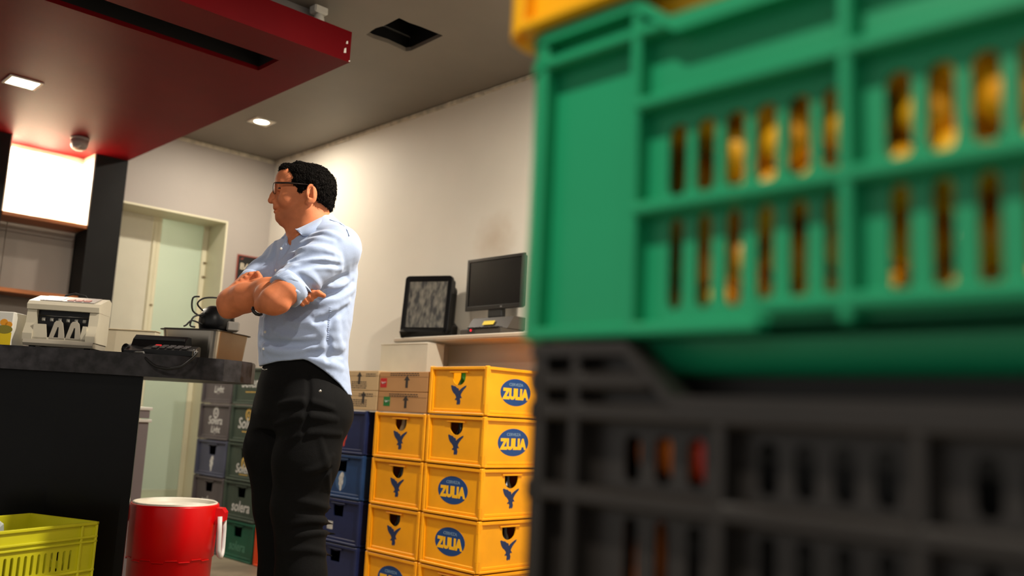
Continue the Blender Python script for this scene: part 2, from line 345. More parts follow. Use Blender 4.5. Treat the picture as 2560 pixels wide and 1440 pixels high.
# ------------------------------------------------------------------ beer crates in a row along the white wall
CW, CH = .390, .2225
M_YEL = mat('yellow_crate_plastic', (250, 170, 12), .42, var=.10, vscale=6, bump=.05, bscale=40)
M_BLUE_PRINT = mat('blue_logo_print', (18, 66, 128), .5)
M_DEEP_PRINT = mat('dark_blue_emblem_print', (26, 48, 92), .5, var=.2, vscale=60)
M_YEL_PRINT = mat('yellow_letter_print', (252, 190, 24), .5)
M_PALE_PRINT = mat('faint_pale_print', (120, 150, 178), .6)
FACES = ((-1, 0), (0, -1), (1, 0), (0, 1))
def crate_body(holes):
    """moulded bottle crate: recessed side panels, corner posts, lips and floor; holes[k] is the handle hole of side k"""
    mb = MB(); h = CW/2; H = CH
    for k, (nx, ny) in enumerate(FACES):
        M = face_M(nx, ny, h)
        hole = holes.get(k)
        mb.mesh(plate_mesh(rect(-h+.026, h-.026, .010, H-.014), [hole] if hole else [], .005), M@T(0, 0, -.012))
        mb.box((-h+.02, H-.020, -.020), (h-.02, H-.006, -.001), .002, M)          # upper lip
        mb.box((-h+.012, .0, -.016), (h-.012, .012, .0015), .003, M)              # lower lip
        mb.box((-h+.02, .012, -.019), (h-.02, .026, -.0085), .004, M)
        for s in (-1, 1):                                                        # sloping shoulder beside the post
            mb.prism([(s*(h-.030), .012), (s*(h-.018), .012), (s*(h-.018), H-.006), (s*(h-.024), H-.006)], -.016, -.0045, M)
            for z0 in (.016, H-.052):
                for j in range(5): mb.box((s*(h-.010)-.004, z0+.008*j, -.001), (s*(h-.010)+.004, z0+.008*j+.004, .0012), 0, M)
        if hole:
            us = [p[0] for p in hole]; vt = max(p[1] for p in hole)
            mb.box((min(us)-.018, vt, -.013), (max(us)+.018, vt+.007, -.004), .002, M)
    for sx in (-1, 1):
        for sy in (-1, 1): mb.box((sx*(h-.021), sy*(h-.021), .002), (sx*h, sy*h, H-.003), .004)
    mb.box((-h+.014, -h+.014, .004), (h-.014, h-.014, .012))
    return mb
EAGLE = [(-.050, .052), (-.044, .056), (-.030, .050), (-.022, .050), (-.014, .044), (-.010, .040), (-.004, .040), (.002, .034), (.003, .024), (.010, .032), (.022, .041),
         (.040, .052), (.050, .054), (.046, .044), (.036, .034), (.026, .022), (.018, .008), (.016, .000), (.022, -.008), (.024, -.014), (.016, -.012), (.012, -.018),
         (.016, -.030), (.014, -.044), (.008, -.050), (.004, -.044), (-.002, -.051), (-.008, -.044), (-.006, -.030), (-.012, -.022), (-.018, -.026), (-.020, -.020), (-.012, -.012), (-.014, -.004),
         (-.022, .006), (-.034, .016), (-.043, .030), (-.047, .042)]
def face_decal(mb, M, off=-.0115): return M@T(0, 0, off)
YHOLE = dhole(0, .188, .085, .056)
y_body = crate_body({0: YHOLE, 2: YHOLE}).data('body'); y_body.materials.append(M_YEL)
def proto_data(mb, name, m):
    d = mb.data(name); d.materials.append(m); return d
em_d = [proto_data(MB().prism([(u*1.04, v*.84+.086) for u, v in EAGLE], 0, .0006, face_M(*FACES[k], CW/2)@T(0, 0, -.0120)), 'eagle_emblem', M_DEEP_PRINT) for k in (0, 2)]
z_txt = text_mesh('ZULIA', .062, .0042, .0003, width=.93); c_txt = text_mesh('CERVEZA', .0185, .0002, .0003, width=1.15)
di_d = []; le_d = []; ce_d = []
for k in (1, 3):
    M = face_M(*FACES[k], CW/2)
    di_d.append(proto_data(MB().prism(ellipse(0, .112, .0985, .061, 36), 0, .0006, M@T(0, 0, -.0120)), 'logo_disc', M_BLUE_PRINT))
    le_d.append(proto_data(MB().mesh(z_txt, M@T(0, .102, -.0110)), 'logo_lettering', M_YEL_PRINT)); ce_d.append(proto_data(MB().mesh(c_txt, M@T(0, .146, -.0110)), 'small_lettering', M_PALE_PRINT))
def link(name, data, parent):
    o = bpy.data.objects.new(name, data); COL.objects.link(o); o.parent = parent; return o
RA = math.radians(1.69); EY = np.array((-math.sin(RA), math.cos(RA))); EX = np.array((math.cos(RA), math.sin(RA))); R0 = np.array((2.652, 2.918))
def row_xy(t, d=0.): return R0+EY*t+EX*d           # point on the row: t along the wall, d behind the front faces
def yellow_crate(t, lev, turned, label):
    c = row_xy(t+CW/2, CW/2)
    o = thing('beer_crate', label, 'crate', (c[0], c[1], lev*CH), RA+(PI/2 if turned else 0), 'yellow beer crates by the white wall')
    link('body', y_body, o); 
    for q in (0, 1):
        link('eagle_emblem', em_d[q], o); d = link('logo_disc', di_d[q], o); link('logo_lettering', le_d[q], d); link('small_lettering', ce_d[q], d)
    return o
yellow_crate(0, 4, False, 'yellow crate on top of the taller yellow stack, green bottle showing in its handle hole')
yellow_crate(0, 3, False, 'yellow crate second from the top of the taller stack, eagle on its left side')
yellow_crate(0, 2, True, 'middle yellow crate of the taller stack, oval ZULIA logo facing left')
yellow_crate(0, 1, True, 'yellow crate with oval ZULIA logo facing left, second from the floor in the taller stack')
yellow_crate(0, 0, False, 'bottom yellow crate of the taller stack, only its upper edge in view')
yellow_crate(.397, 3, False, 'yellow crate on top of the shorter yellow stack, under the cardboard boxes')
yellow_crate(.397, 2, False, 'yellow crate second from the top of the shorter stack')
yellow_crate(.397, 1, False, 'yellow eagle crate third from the top of the shorter stack')
yellow_crate(.397, 0, True, 'bottom yellow crate of the shorter stack, ZULIA oval cut by the picture edge')
# bottles that show through the handle holes
def bottle(t, lev, dx, dy, glass, label):
    c = row_xy(t+CW/2+dy, CW/2+dx)
    o = thing('beer_bottle', label, 'bottle', (c[0], c[1], lev*CH+.0125), 0, 'bottles inside the yellow crates')
    MB().lathe([(.026, 0), (.029, .004), (.029, .105), (.026, .122), (.014, .150), (.0125, .178), (.014, .180), (.014, .186), (.012, .188)], 18).build('glass', glass, o)
    MB().lathe([(.0298, .035), (.0298, .085)], 18, cap=False).build('label_band', mat('bottle_paper_label', (214, 170, 40), .6), o)
    MB().lathe([(.0150, .180), (.0150, .187), (.0, .1905)], 14).build('cap', mat('bottle_cap_metal', (150, 130, 60), .35, metal=.8), o)
G_GREEN = mat('green_bottle_glass', (40, 96, 22), .12, spec=.6); G_DARK = mat('dark_brown_bottle_glass', (20, 15, 8), .1, spec=.6)
bottle(0, 4, -.145, .012, G_GREEN, 'green bottle behind the handle hole of the topmost crate'); bottle(0, 4, -.145, -.052, G_GREEN, 'second green bottle inside the topmost crate')
bottle(0, 3, -.145, .010, G_DARK, 'dark bottle in the second crate of the taller stack'); bottle(.397, 2, -.145, .01, G_DARK, 'dark bottle in the second crate of the shorter stack')
bottle(.397, 1, -.145, .01, G_DARK, 'dark bottle in the third crate of the shorter stack'); bottle(.397, 3, -.145, .02, mat('clear_bottle_glass', (190, 170, 130), .15), 'pale bottle in the top crate of the shorter stack')
bottle(0, 2, .01, -.145, G_DARK, 'dark bottle showing on the right side of the middle crate'); bottle(0, 1, .01, -.145, G_DARK, 'dark bottle on the right side of the second crate from the floor')

# dark crates further along the row
RHOLE = [(-.044, .190), (-.040, .130), (.040, .130), (.044, .190), (.022, .185), (0, .183), (-.022, .185)]
M_GREYC = mat('grey_crate_plastic', (88, 82, 84), .45, var=.15, vscale=7); M_BGREY = mat('blue_grey_crate_plastic', (74, 78, 98), .45, var=.15, vscale=7)
M_OLIVE = mat('grey_green_crate_plastic', (62, 74, 64), .45, var=.2, vscale=7); M_DGREEN = mat('dark_green_crate_plastic', (22, 84, 62), .42, var=.15, vscale=7)
M_NAVY = mat('navy_crate_plastic', (30, 42, 86), .42, var=.2, vscale=7); M_NAVY2 = mat('steel_blue_crate_plastic', (34, 66, 112), .42, var=.2, vscale=7); M_ORNG = mat('orange_red_crate_plastic', (206, 70, 28), .42, var=.1)
P_WHITE = mat('worn_white_print', (200, 200, 196), .6, var=.25, vscale=90); P_GOLD = mat('worn_gold_print', (204, 168, 84), .55, var=.25, vscale=90)
BODY = {}
def dark_crate(t, lev, m, hole, deco, label, group, h0=0.):
    key = (m.name, hole)
    if key not in BODY:
        BODY[key] = crate_body({0: RHOLE, 2: RHOLE} if hole else {}).data('body'); BODY[key].materials.append(m)
    c = row_xy(t+CW/2, CW/2)
    o = thing('beer_crate', label, 'crate', (c[0], c[1], lev*CH+h0), RA, group); link('body', BODY[key], o)
    M = face_M(-1, 0, CW/2)@T(0, 0, -.0120)
    for d in deco:
        if d[0] == 'text':
            MB().mesh(text_mesh(d[1], d[2], .0012, .0003, shear=.15), M@T(d[3], d[4], .0006)).build('lettering', d[5], o)
        elif d[0] == 'hop':                        # rounded crest above the lettering
            mb = MB().mesh(plate_mesh(ellipse(0, d[1], .034, .036, 20), [ellipse(0, d[1]-.004, .022, .024, 16)], .0005), M@T(0, 0, .0006))
            for a in (-.6, 0, .6): mb.prism([(math.sin(a)*.01-.004, d[1]-.014), (math.sin(a)*.02, d[1]+.016), (math.sin(a)*.01+.004, d[1]-.014)], 0, .0005, M)
            mb.build('crest', d[2], o)
        elif d[0] == 'figure':
            f = [(0, .045), (.012, .05), (.022, .042), (.024, .028), (.018, .018), (.022, .004), (.02, -.01), (.012, -.02), (.01, -.04), (.0, -.048), (-.006, -.04), (-.01, -.022), (-.018, -.012), (-.014, .004), (-.02, .016), (-.012, .03)]
            MB().prism([(u*d[3], v*d[3]+d[1]) for u, v in f], 0, .0005, M).build('emblem', d[2], o)
        elif d[0] == 'disc':
            MB().prism(ellipse(0, d[1], .046, .048, 24), 0, .0004, M@T(0, 0, -.0002)).build('emblem_disc', d[2], o)
        elif d[0] == 'bar': MB().box((d[1], d[2], 0), (d[3], d[4], .0006), 0, M).build('print_line', d[5], o)
    return o
GG = 'grey crates beside the doorway'; GN = 'green crates beside the doorway'; GB = 'navy crates in the row'
tg = 2.226
dark_crate(tg, 4, M_GREYC, False, [('text', 'Solera', .075, 0, .15, P_WHITE), ('text', 'Light', .06, .01, .085, P_WHITE)], 'topmost grey crate lettered Solera Light, just under the counter edge', GG)
dark_crate(tg, 3, M_GREYC, False, [('hop', .165, P_WHITE), ('text', 'Solera', .07, 0, .115, P_WHITE), ('text', 'Light', .058, .01, .06, P_WHITE)], 'grey crate with crest and Solera Light lettering, second from the top', GG)
dark_crate(tg, 2, M_BGREY, True, [('figure', .075, P_WHITE, 1.0)], 'blue-grey crate with a square handle hole and white figure', GG)
dark_crate(tg, 1, M_GREYC, True, [('text', 'solera', .07, 0, .075, P_WHITE)], 'grey crate with handle hole, partly behind the red cooler', GG)
dark_crate(tg, 0, M_GREYC, True, [('text', 'solera', .07, 0, .075, P_WHITE)], 'bottom grey crate hidden behind the red cooler', GG)
tn = 1.828
dark_crate(tn, 4, M_OLIVE, False, [('text', 'Solera', .09, 0, .13, P_WHITE), ('bar', -.06, .072, .06, .078, P_GOLD)], 'topmost dark green crate with white Solera lettering beside the counter end', GN)
dark_crate(tn, 3, M_OLIVE, False, [('hop', .165, P_GOLD), ('text', 'Solera', .09, 0, .11, P_WHITE), ('bar', -.06, .06, .06, .066, P_GOLD)], 'dark green crate with a gold crest above Solera lettering', GN)
dark_crate(tn, 2, M_OLIVE, True, [('hop', .105, P_GOLD), ('text', 'Solera', .075, 0, .07, P_WHITE), ('bar', -.05, .035, .05, .040, P_GOLD)], 'dark green crate with handle hole and gold crest, middle of its stack', GN)
dark_crate(tn, 1, M_OLIVE, True, [('text', 'solera', .085, 0, .075, P_WHITE)], 'grey-green crate with handle hole, second from the floor', GN)
dark_crate(tn, 0, M_DGREEN, True, [('text', 'solera', .075, 0, .075, mat('faded_green_print', (70, 120, 98), .6))], 'bottle-green crate standing on the floor at the foot of its stack', GN)
dark_crate(1.425, 0, M_ORNG, False, [], 'orange-red crate on the floor, mostly hidden behind the man', None)
tb = .853
dark_crate(tb, 3, M_NAVY, True, [('figure', .085, mat('faded_red_print', (190, 60, 44), .6), 1.1)], 'navy crate directly under the pale cardboard boxes', GB)
dark_crate(tb, 2, M_NAVY2, True, [('disc', .085, mat('pale_blue_print', (60, 96, 140), .6)), ('figure', .08, P_WHITE, 1.0)], 'steel blue crate with a white animal emblem behind the man', GB)
dark_crate(tb, 1, M_NAVY, True, [('bar', -.09, .06, -.04, .1, P_WHITE)], 'dark navy crate with a small white label', GB)
dark_crate(tb, 0, M_NAVY, True, [], 'bottom navy crate of the blue stack', GB)

# cardboard boxes stacked on the crates
M_CARD = mat('brown_cardboard', (186, 138, 88), .8, var=.10, vscale=6); M_CARD2 = mat('pale_cardboard', (206, 176, 132), .8, var=.08, vscale=6)
M_INK = mat('dark_carton_ink', (44, 38, 34), .7)
ARROW = [(0, .034), (.022, .010), (.009, .010), (.009, -.026), (-.009, -.026), (-.009, .010), (-.022, .010)]
def carton(t0, t1, z0, z1, m, deco, label, depth=.30):
    c = row_xy((t0+t1)/2, depth/2+.004); w = (t1-t0)/2; h = z1-z0
    o = thing('cardboard_box', label, 'box', (c[0], c[1], z0), RA, 'cardboard boxes on the crates')
    MB().box((-depth/2, -w+.001, 0), (depth/2, w-.001, h-.001), .0025).build('carton', m, o)
    M = face_M(-1, 0, depth/2)
    MB().box((-w+.002, h*.72, -.001), (w-.002, h*.72+.0015, .0004), 0, M).build('flap_seam', mat('cardboard_edge', (120, 84, 50), .9), o)
    for d in deco:
        if d[0] == 'arrow': MB().prism([(d[1]+u*1.0, d[2]+v*d[3]) for u, v in ARROW], 0, .0005, M).build('arrow_print', M_INK, o)
        elif d[0] == 'lines':
            mb = MB()
            for i in range(d[4]):
                u = d[1]; 
                rr = random.Random(i*7+int(d[1]*999))
                while u < d[1]+d[3]:
                    l = rr.uniform(.008, .022); mb.box((u, d[2]-i*d[5], 0), (min(u+l, d[1]+d[3]), d[2]-i*d[5]+d[5]*.5, .0004), 0, M); u += l+.004
            mb.build('small_print', M_INK, o)
        elif d[0] == 'tag':
            g = MB().box((d[1], d[2], 0), (d[1]+.05, d[2]+.045, .0008), 0, M).build('sticker', d[3], o)
            MB().tube([(d[1]+.008+.004*i, d[2]+.022+.006*math.sin(i*1.7), .001) for i in range(10)], .0016, 5, M=M).build('sticker_script', P_WHITE, g)
M_TAGR = mat('red_sticker', (196, 24, 28), .5); M_TAGG = mat('green_sticker', (20, 118, 52), .5)
carton(.782, 1.172, .8905, .9885, M_CARD2, [('arrow', .10-.02, .06, 1.), ('lines', .04, .078, .12, 2, .010), ('lines', -.05, .048, .16, 4, .010)], 'pale cardboard box on the blue stack, lower one')
carton(.782, 1.172, .989, 1.090, M_CARD2, [('arrow', .035, .06, 1.), ('lines', .09, .08, .08, 2, .010), ('lines', -.03, .040, .13, 4, .010)], 'pale cardboard box with an arrow, upper one beside the man')
carton(.40, .776, .8905, .986, M_CARD, [('arrow', .03, .045, 1.), ('lines', -.10, .082, .22, 2, .009), ('tag', -.14, .026, M_TAGG)], 'brown cardboard box with a green sticker on the yellow stack')
carton(.40, .776, .9865, 1.084, M_CARD, [('arrow', .03, .045, 1.), ('lines', -.10, .086, .22, 2, .009), ('tag', -.175, .020, M_TAGR)], 'brown cardboard box with a red sticker, upper one')
pb = thing('plastic_tub', 'white plastic tub standing on the cardboard boxes by the wall', 'tub', (*row_xy(.82, .235), 1.0905), RA)
tub = MB()
for lo, hi in (((-.055, -.19, 0), (.055, .19, .003)), ((-.055, -.19, .003), (-.052, .19, .150)), ((.052, -.19, .003), (.055, .19, .150)), ((-.052, -.19, .003), (.052, -.187, .150)), ((-.052, .187, .003), (.052, .19, .150))): tub.box(lo, hi)
tub.build('tub_wall', mat('translucent_white_plastic', (232, 226, 208), .4, trans=.3, var=.06), pb)
tr_ = MB(); tr_.tube([(-.056, -.191, .151), (.056, -.191, .151), (.056, .191, .151), (-.056, .191, .151)], .0035, 6, closed=True); tr_.build('rim', mat('white_plastic_rim', (226, 220, 204), .4), pb)

# ------------------------------------------------------------------ shelf and till screens on the white wall
sh = thing('wall_shelf', 'narrow white shelf on the wall carrying two till screens', 'shelf', (3.09, 3.4, 1.255))
MB().box((2.86, 2.6, 1.255), (3.09, 3.90, 1.28), .003).build('board', mat('white_laminate', (216, 206, 190), .5, var=.04), sh, world=True)
MB().box((2.856, 2.6, 1.261), (2.86, 3.90, 1.275), .001).build('edge_band', mat('beige_edge_band', (190, 172, 150), .5), sh, world=True)
for y_ in (3.72, 2.9): MB().prism([(3.09, 1.255), (2.92, 1.255), (3.09, 1.13)], y_, y_+.012, Matrix(((1, 0, 0, 0), (0, 0, 1, 0), (0, 1, 0, 0), (0, 0, 0, 1)))).build('bracket', MATS['white_laminate'], sh, world=True)
M_BLK = mat('black_plastic', (10, 10, 11), .32, spec=.35); M_BLKM = mat('matt_black_plastic', (20, 20, 20), .6)
M_SCR = mat('dusty_grey_screen', (128, 124, 114), .4, var=.9, vscale=30, rgb2=(62, 62, 62), detail=1.5, stretch=(1, 1.6, .7))
def rrect(w, h, r, n=5):
    p = []
    for cx, cy, a0 in ((w-r, h-r, 0), (-w+r, h-r, PI/2), (-w+r, -h+r, PI), (w-r, -h+r, 1.5*PI)):
        for i in range(n+1): a = a0+PI/2*i/n; p.append((cx+r*math.cos(a), cy+r*math.sin(a)))
    return p
pos = thing('till_screen', 'bulky black till screen with a dusty grey display', 'screen', (2.955, 3.745, 1.2805), math.radians(24))
# local frame: the screen looks towards -X
M = face_M(-1, 0, .03)@T(0, .182, 0)@Matrix.Rotation(math.radians(-5), 4, 'X')
MB().mesh(plate_mesh(rrect(.138, .152, .018), [rrect(.116, .128, .004)], .022, .003), M).build('bezel', M_BLK, pos)
MB().box((-.117, -.129, -.014), (.117, .129, -.006), 0, M).build('display', M_SCR, pos)
MB().prism(rrect(.132, .144, .016), -.060, -.022, M).prism(rrect(.134, .115, .03), -.085, -.060, M).build('back_shell', M_BLK, pos)
MB().box((-.02, -.135, -.05), (.10, .135, .04), .03, T(.02, 0, 0)@T(0, 0, .055)).build('card_reader_housing', M_BLK, pos)
MB().prism([(-.055, 0), (.07, 0), (.085, .014), (.05, .05), (-.03, .06), (-.075, .03)], -.125, .125, Matrix(((1, 0, 0, 0), (0, 0, 1, 0), (0, 1, 0, 0), (0, 0, 0, 1)))).build('stand_base', M_BLK, pos)
MB().box((-.012, -.137, .0), (.012, -.133, .0006), 0, M).build('maker_mark', mat('grey_print', (110, 110, 112), .5), pos)
for j, dz in enumerate((.05, .02, -.01, -.035)):
    MB().box((.1385, -.02+dz-.05, -.018), (.1405, -.006+dz-.05, -.010), .0005, M).build('side_button', MATS['grey_print'], pos)
MB().box((.1325, .06, -.045), (.140, .12, -.025), .004, M).build('side_module', M_BLKM, pos)
cab = MB(); cab.tube([(.05, -.10, .02), (.0, -.14, .0), (-.07, -.13, -.005), (-.102, -.10, -.012), (-.105, -.08, -.018)], .0045, 6); cab.build('cable', M_BLKM, pos)

flat = thing('flat_monitor', 'flat black monitor on the shelf, cut off by the green crate', 'monitor', (2.97, 3.235, 1.2805), 0)
M = face_M(-1, 0, .02)@T(0, .262, 0)
MB().mesh(plate_mesh(rect(-.205, .205, -.130, .130), [rect(-.190, .190, -.112, .118)], .014, .002), M).build('bezel', M_BLK, flat)
MB().box((-.191, -.113, -.010), (.191, .119, -.004), 0, M).build('display', mat('dark_glass_screen', (6, 6, 7), .25, spec=.25), flat)
MB().box((-.20, -.125, -.035), (.20, .125, -.0141), .006, M).box((-.21, -.07, -.03), (-.2045, .04, -.012), .002, M).build('back_shell', M_BLKM, flat)
MB().mesh(plate_mesh(rect(-.006, .006, -.124, -.117), [], .0006), M@T(.06, 0, .0006)).build('maker_mark', MATS['grey_print'], flat)
MB().box((-.04, -.17, -.035), (.06, -.128, -.005), .003, M).build('stand_neck', M_BLKM, flat)
prn = thing('receipt_printer', 'black till keyboard unit with a yellow label and red light', 'keyboard', (2.93, 3.22, 1.2805), 0)
MB().box((-.06, -.14, .0), (.10, .16, .028), .005).prism([(-.02, .028), (.10, .028), (.10, .09), (.02, .09)], -.14, .155, Matrix(((1, 0, 0, 0), (0, 0, 1, 0), (0, 1, 0, 0), (0, 0, 0, 1)))).build('housing', mat('dark_taupe_plastic', (58, 52, 46), .45), prn)
MB().box((-.0605, .045, .004), (-.0595, .10, .02)).build('drawer_gap', M_BLKM, prn)
for i in range(9): MB().box((-.066, -.12+.025*i, .028), (-.05, -.102+.025*i, .034), .002).box((-.048, -.12+.025*i, .028), (-.032, -.102+.025*i, .034), .002).build('key', M_BLKM, prn)
Ms = face_M(-1, 0, 0)@T(0, .062, .004)@Matrix.Rotation(math.radians(-32), 4, 'X')
MB().box((-.05, -.014, 0), (.03, .010, .0012), 0, Ms).build('warning_label', mat('yellow_label', (226, 196, 30), .5), prn)
MB().lathe([(.006, 0), (.006, .002), (.003, .004)], 12, M=face_M(-1, 0, .0605)@T(-.075, .020, 0)).build('red_light', mat('red_lamp', (220, 20, 40), .3, emit=1.5), prn)

# toilets sign on the grey wall
sg = thing('toilet_sign', 'black BANOS sign with a red border on the grey wall', 'sign', (2.985, 5.797, 1.77))
sg['label'] = 'black BAÑOS sign with a red border on the grey wall'
M = face_M(0, -1, 0)
MB().box((-.125, -.155, 0), (.125, .155, .004), 0, M).build('red_border', mat('brick_red_print', (150, 64, 50), .6), sg)
MB().box((-.117, -.147, .004), (.117, .147, .005), 0, M).build('black_board', mat('sign_black', (22, 20, 20), .5), sg)
MB().mesh(text_mesh('BAÑOS', .062, .0006, .0003), M@T(0, .072, .0056)).build('lettering', mat('sign_cream_print', (226, 214, 190), .6), sg)
MB().prism([(-.075, -.005), (-.035, .030), (-.035, .010), (.07, .010), (.07, -.018), (-.035, -.018), (-.035, -.038)], .005, .0056, M).build('arrow', MATS['sign_cream_print'], sg)
MB().prism([(-.108, .120), (-.09, .13), (-.078, .138), (-.086, .122)], .005, .0056, M).build('corner_mark', MATS['brick_red_print'], sg)
# ------------------------------------------------------------------ bar counter
M_STONE = mat('dark_speckled_stone', (50, 48, 52), .4, spec=.3, var=.55, vscale=28, bump=.05, rgb2=(20, 19, 21), detail=6)
M_GLOSSBLK = mat('glossy_black_laminate', (7, 7, 7), .22, var=.35, vscale=5, bump=.03, bscale=9, spec=.2)
ctr = thing('bar_counter', 'black bar counter with a dark speckled stone top', 'counter', (1.0, 3.7, 0))
TOP = [(-.6, 4.36), (.3, 3.83), (.877, 3.487), (1.075, 3.367), (1.278, 3.262), (1.39, 3.212), (1.48, 3.188), (1.56, 3.184), (1.64, 3.203), (1.71, 3.250), (1.76, 3.320), (1.785, 3.40), (1.785, 3.50), (1.75, 3.63), (1.66, 3.74), (1.5, 3.86), (1.2, 4.02), (.5, 4.42), (-.3, 4.88)]
ce_ = np.mean(TOP, 0)
tp = MB().prism(TOP, .968, 1.046); tp.prism([(ce_[0]+(x-ce_[0])*.996, ce_[1]+(y-ce_[1])*.994) for x, y in TOP], 1.046, 1.05)
tp.build('worktop', M_STONE, ctr, world=True)
MB().prism([(-.55, 4.42), (.3, 3.91), (.877, 3.567), (1.075, 3.447), (1.29, 3.335), (1.318, 3.322), (1.335, 3.36), (1.10, 3.49), (.9, 3.61), (.3, 3.97), (-.52, 4.47)], 0, .968).build('front_panel', M_GLOSSBLK, ctr, world=True)
MB().prism([(1.22, 3.45), (1.335, 3.37), (1.345, 3.40), (1.24, 3.48)], .93, .968).build('support_rail', M_BLKM, ctr, world=True)
ZT = 1.0503
def on_top(x, y): return (x, y, ZT)
# banknote counting machine
mc = thing('banknote_counter', 'beige banknote counting machine on the bar counter', 'money counter', on_top(1.141, 3.648), math.radians(-34))
M_BEI = mat('beige_machine_plastic', (206, 198, 176), .45, var=.05, vscale=10); M_BEID = mat('grey_beige_plastic', (176, 168, 152), .45)
mc.scale = (.80, .9, 1.15); F = face_M(0, -1, .10)
yz = lambda pts, x0, x1, mb, m=None: mb.prism(pts, x0, x1, Matrix(((0, 0, 1, 0), (1, 0, 0, 0), (0, 1, 0, 0), (0, 0, 0, 1))))   # outline in (y, z), along x
b = MB(); yz([(-.10, .012), (-.108, .02), (-.104, .032), (-.06, .040), (.09, .040), (.09, .012)], -.152, .152, b); b.build('base', M_BEID, mc)
for s in (-1, 1):
    c = MB(); yz([(-.104, .03), (-.108, .05), (-.085, .085), (-.078, .135), (-.06, .150), (.09, .155), (.09, .03)], *sorted((s*.157, s*.116)), c); c.build('side_cheek', M_BEI, mc)
h = MB(); yz([(-.088, .130), (-.092, .146), (-.075, .158), (.055, .186), (.09, .178), (.09, .130)], -.158, .158, h); h.build('hood', M_BEI, mc)
Mh = T(0, -.01, .1735)@Matrix.Rotation(math.atan2(.028, .13), 4, 'X')
MB().box((-.115, -.058, -.0005), (.125, .055, .0012), 0, Mh).build('control_panel', mat('grey_membrane', (150, 146, 144), .4), mc)
MB().box((-.105, -.05, .0012), (-.02, .045, .0022), 0, Mh).build('display_window', mat('silver_display', (196, 196, 202), .25), mc)
for i in range(3): MB().box((.0+.036*i, -.045, .0012), (.028+.036*i, -.005, .003), .001, Mh).build('key_block', mat('dull_red_keys', (150, 60, 52), .5), mc)
bk = MB().box((-.116, -.055, .035), (.116, .085, .135)); bk.build('dark_throat', M_BLK, mc)
for i in range(6):
    MB().lathe([(.006, -.007), (.006, .007)], 10, M=T(-.09+.036*i, -.058, .100)@Matrix.Rotation(PI/2, 4, 'Y')).build('roller', mat('pale_rubber', (170, 168, 160), .6), mc)
MB().tube([(-.112, -.062, .112), (.112, -.062, .112)], .0025, 6).build('guide_rod', mat('steel_rod', (120, 120, 120), .3, metal=1), mc)
st = MB()
for u0, u1, wt in ((-.116, -.052, .034), (.088, .116, .02)): st.prism([(u0, .03), (u1, .03), (u1-(.012 if u0 < 0 else 0), .082), (u0+(0 if u0 < 0 else .010), .082)], -.008, 0, F)
st.box((-.116, .028, -.010), (.116, .040, 0), .001, F)
st.build('stacker_plate', M_BEI, mc)
for uc in (-.010, .062):
    st = MB().mesh(plate_mesh([(uc-.036, .034), (uc+.034, .034), (uc+.018, .088), (uc+.010, .094), (uc-.010, .094), (uc-.017, .088)], [[(uc-.018, .040), (uc-.003, .075), (uc+.004, .075), (uc+.006, .040)]], .008, .001), F); st.build('stacker_prong', M_BEID, mc)
for x_ in (-.12, .12): MB().lathe([(.014, 0), (.014, .013)], 12, M=T(x_, -.075, 0)).lathe([(.014, 0), (.014, .013)], 12, M=T(x_, .07, 0)).build('foot', M_BLKM, mc)
MB().prism([(-.155, .10), (-.185, .165), (-.180, .172), (-.150, .165)], -.19, -.187, F).build('paper_slip', mat('white_paper', (232, 226, 216), .7), mc)
cb = MB(); cb.tube([(-.08, .09, .17), (-.06, .10, .195), (-.02, .10, .203), (.03, .10, .197), (.05, .10, .18)], .004, 6); cb.build('cord', M_BLKM, mc)
# yellow fruit-juice carton
jc = thing('juice_carton', 'yellow and white carton with fruit picture at the left edge of the counter', 'carton', on_top(.945, 3.745), math.radians(-41))
MB().box((-.09, -.05, 0), (.058, .05, .132), .003).build('carton_body', mat('white_print_card', (226, 224, 214), .5), jc)
Fj = face_M(0, -1, .0503)
MB().box((-.0895, .002, 0), (.0575, .056, .0006), 0, Fj).build('yellow_band', mat('bright_yellow_print', (236, 204, 20), .5), jc)
MB().box((-.0895, .104, 0), (.0, .131, .0006), 0, Fj).build('blue_band', mat('light_blue_print', (110, 176, 220), .5), jc)
for u, v, r in ((.026, .092, .014), (.044, .084, .013), (.0, .078, .012), (-.03, .085, .015)): MB().prism(ellipse(u, v, r, r*.9, 16), 0, .0009, Fj).build('fruit_print', mat('orange_fruit_print', (240, 160, 30), .5), jc)
MB().prism(ellipse(.03, .066, .030, .016, 18), .0004, .001, Fj).build('fruit_print', mat('olive_fruit_print', (140, 130, 40), .5), jc)
# desk device with keypad
ph = thing('desk_telephone', 'black desk telephone with a red lit key on the counter', 'telephone', on_top(1.425, 3.405), math.radians(-40)); ph.scale = (.86, .9, 1.25)
b = MB(); yz([(-.10, .0), (-.10, .012), (-.02, .030), (.0, .052), (.03, .066), (.075, .066), (.09, .045), (.09, 0)], -.145, .085, b); b.build('body', M_BLK, ph)
b = MB(); yz([(-.115, .003), (-.115, .018), (-.015, .036), (.01, .034), (.01, .003)], -.06, .150, b); b.build('keypad_deck', M_BLK, ph)
Md = T(.045, -.065, .0275)@Matrix.Rotation(math.atan2(.018, .10), 4, 'X')
for i in range(5):
    for j in range(3): MB().box((-.075+.032*i, -.036+.024*j, 0), (-.051+.032*i, -.020+.024*j, .004), .001, Md).build('key', mat('red_key', (214, 30, 34), .4, emit=.3) if (i, j) == (0, 2) else mat('dark_grey_key', (62, 58, 60), .4), ph)
MB().tube([(-.155, -.05, .016), (-.16, -.02, .018), (-.158, .03, .02)], [.018, .014, .018], 12).build('handset', M_BLK, ph)
MB().box((-.14, -.004, .05), (.08, .0, .058), .001).build('paper_slot', M_BLKM, ph)
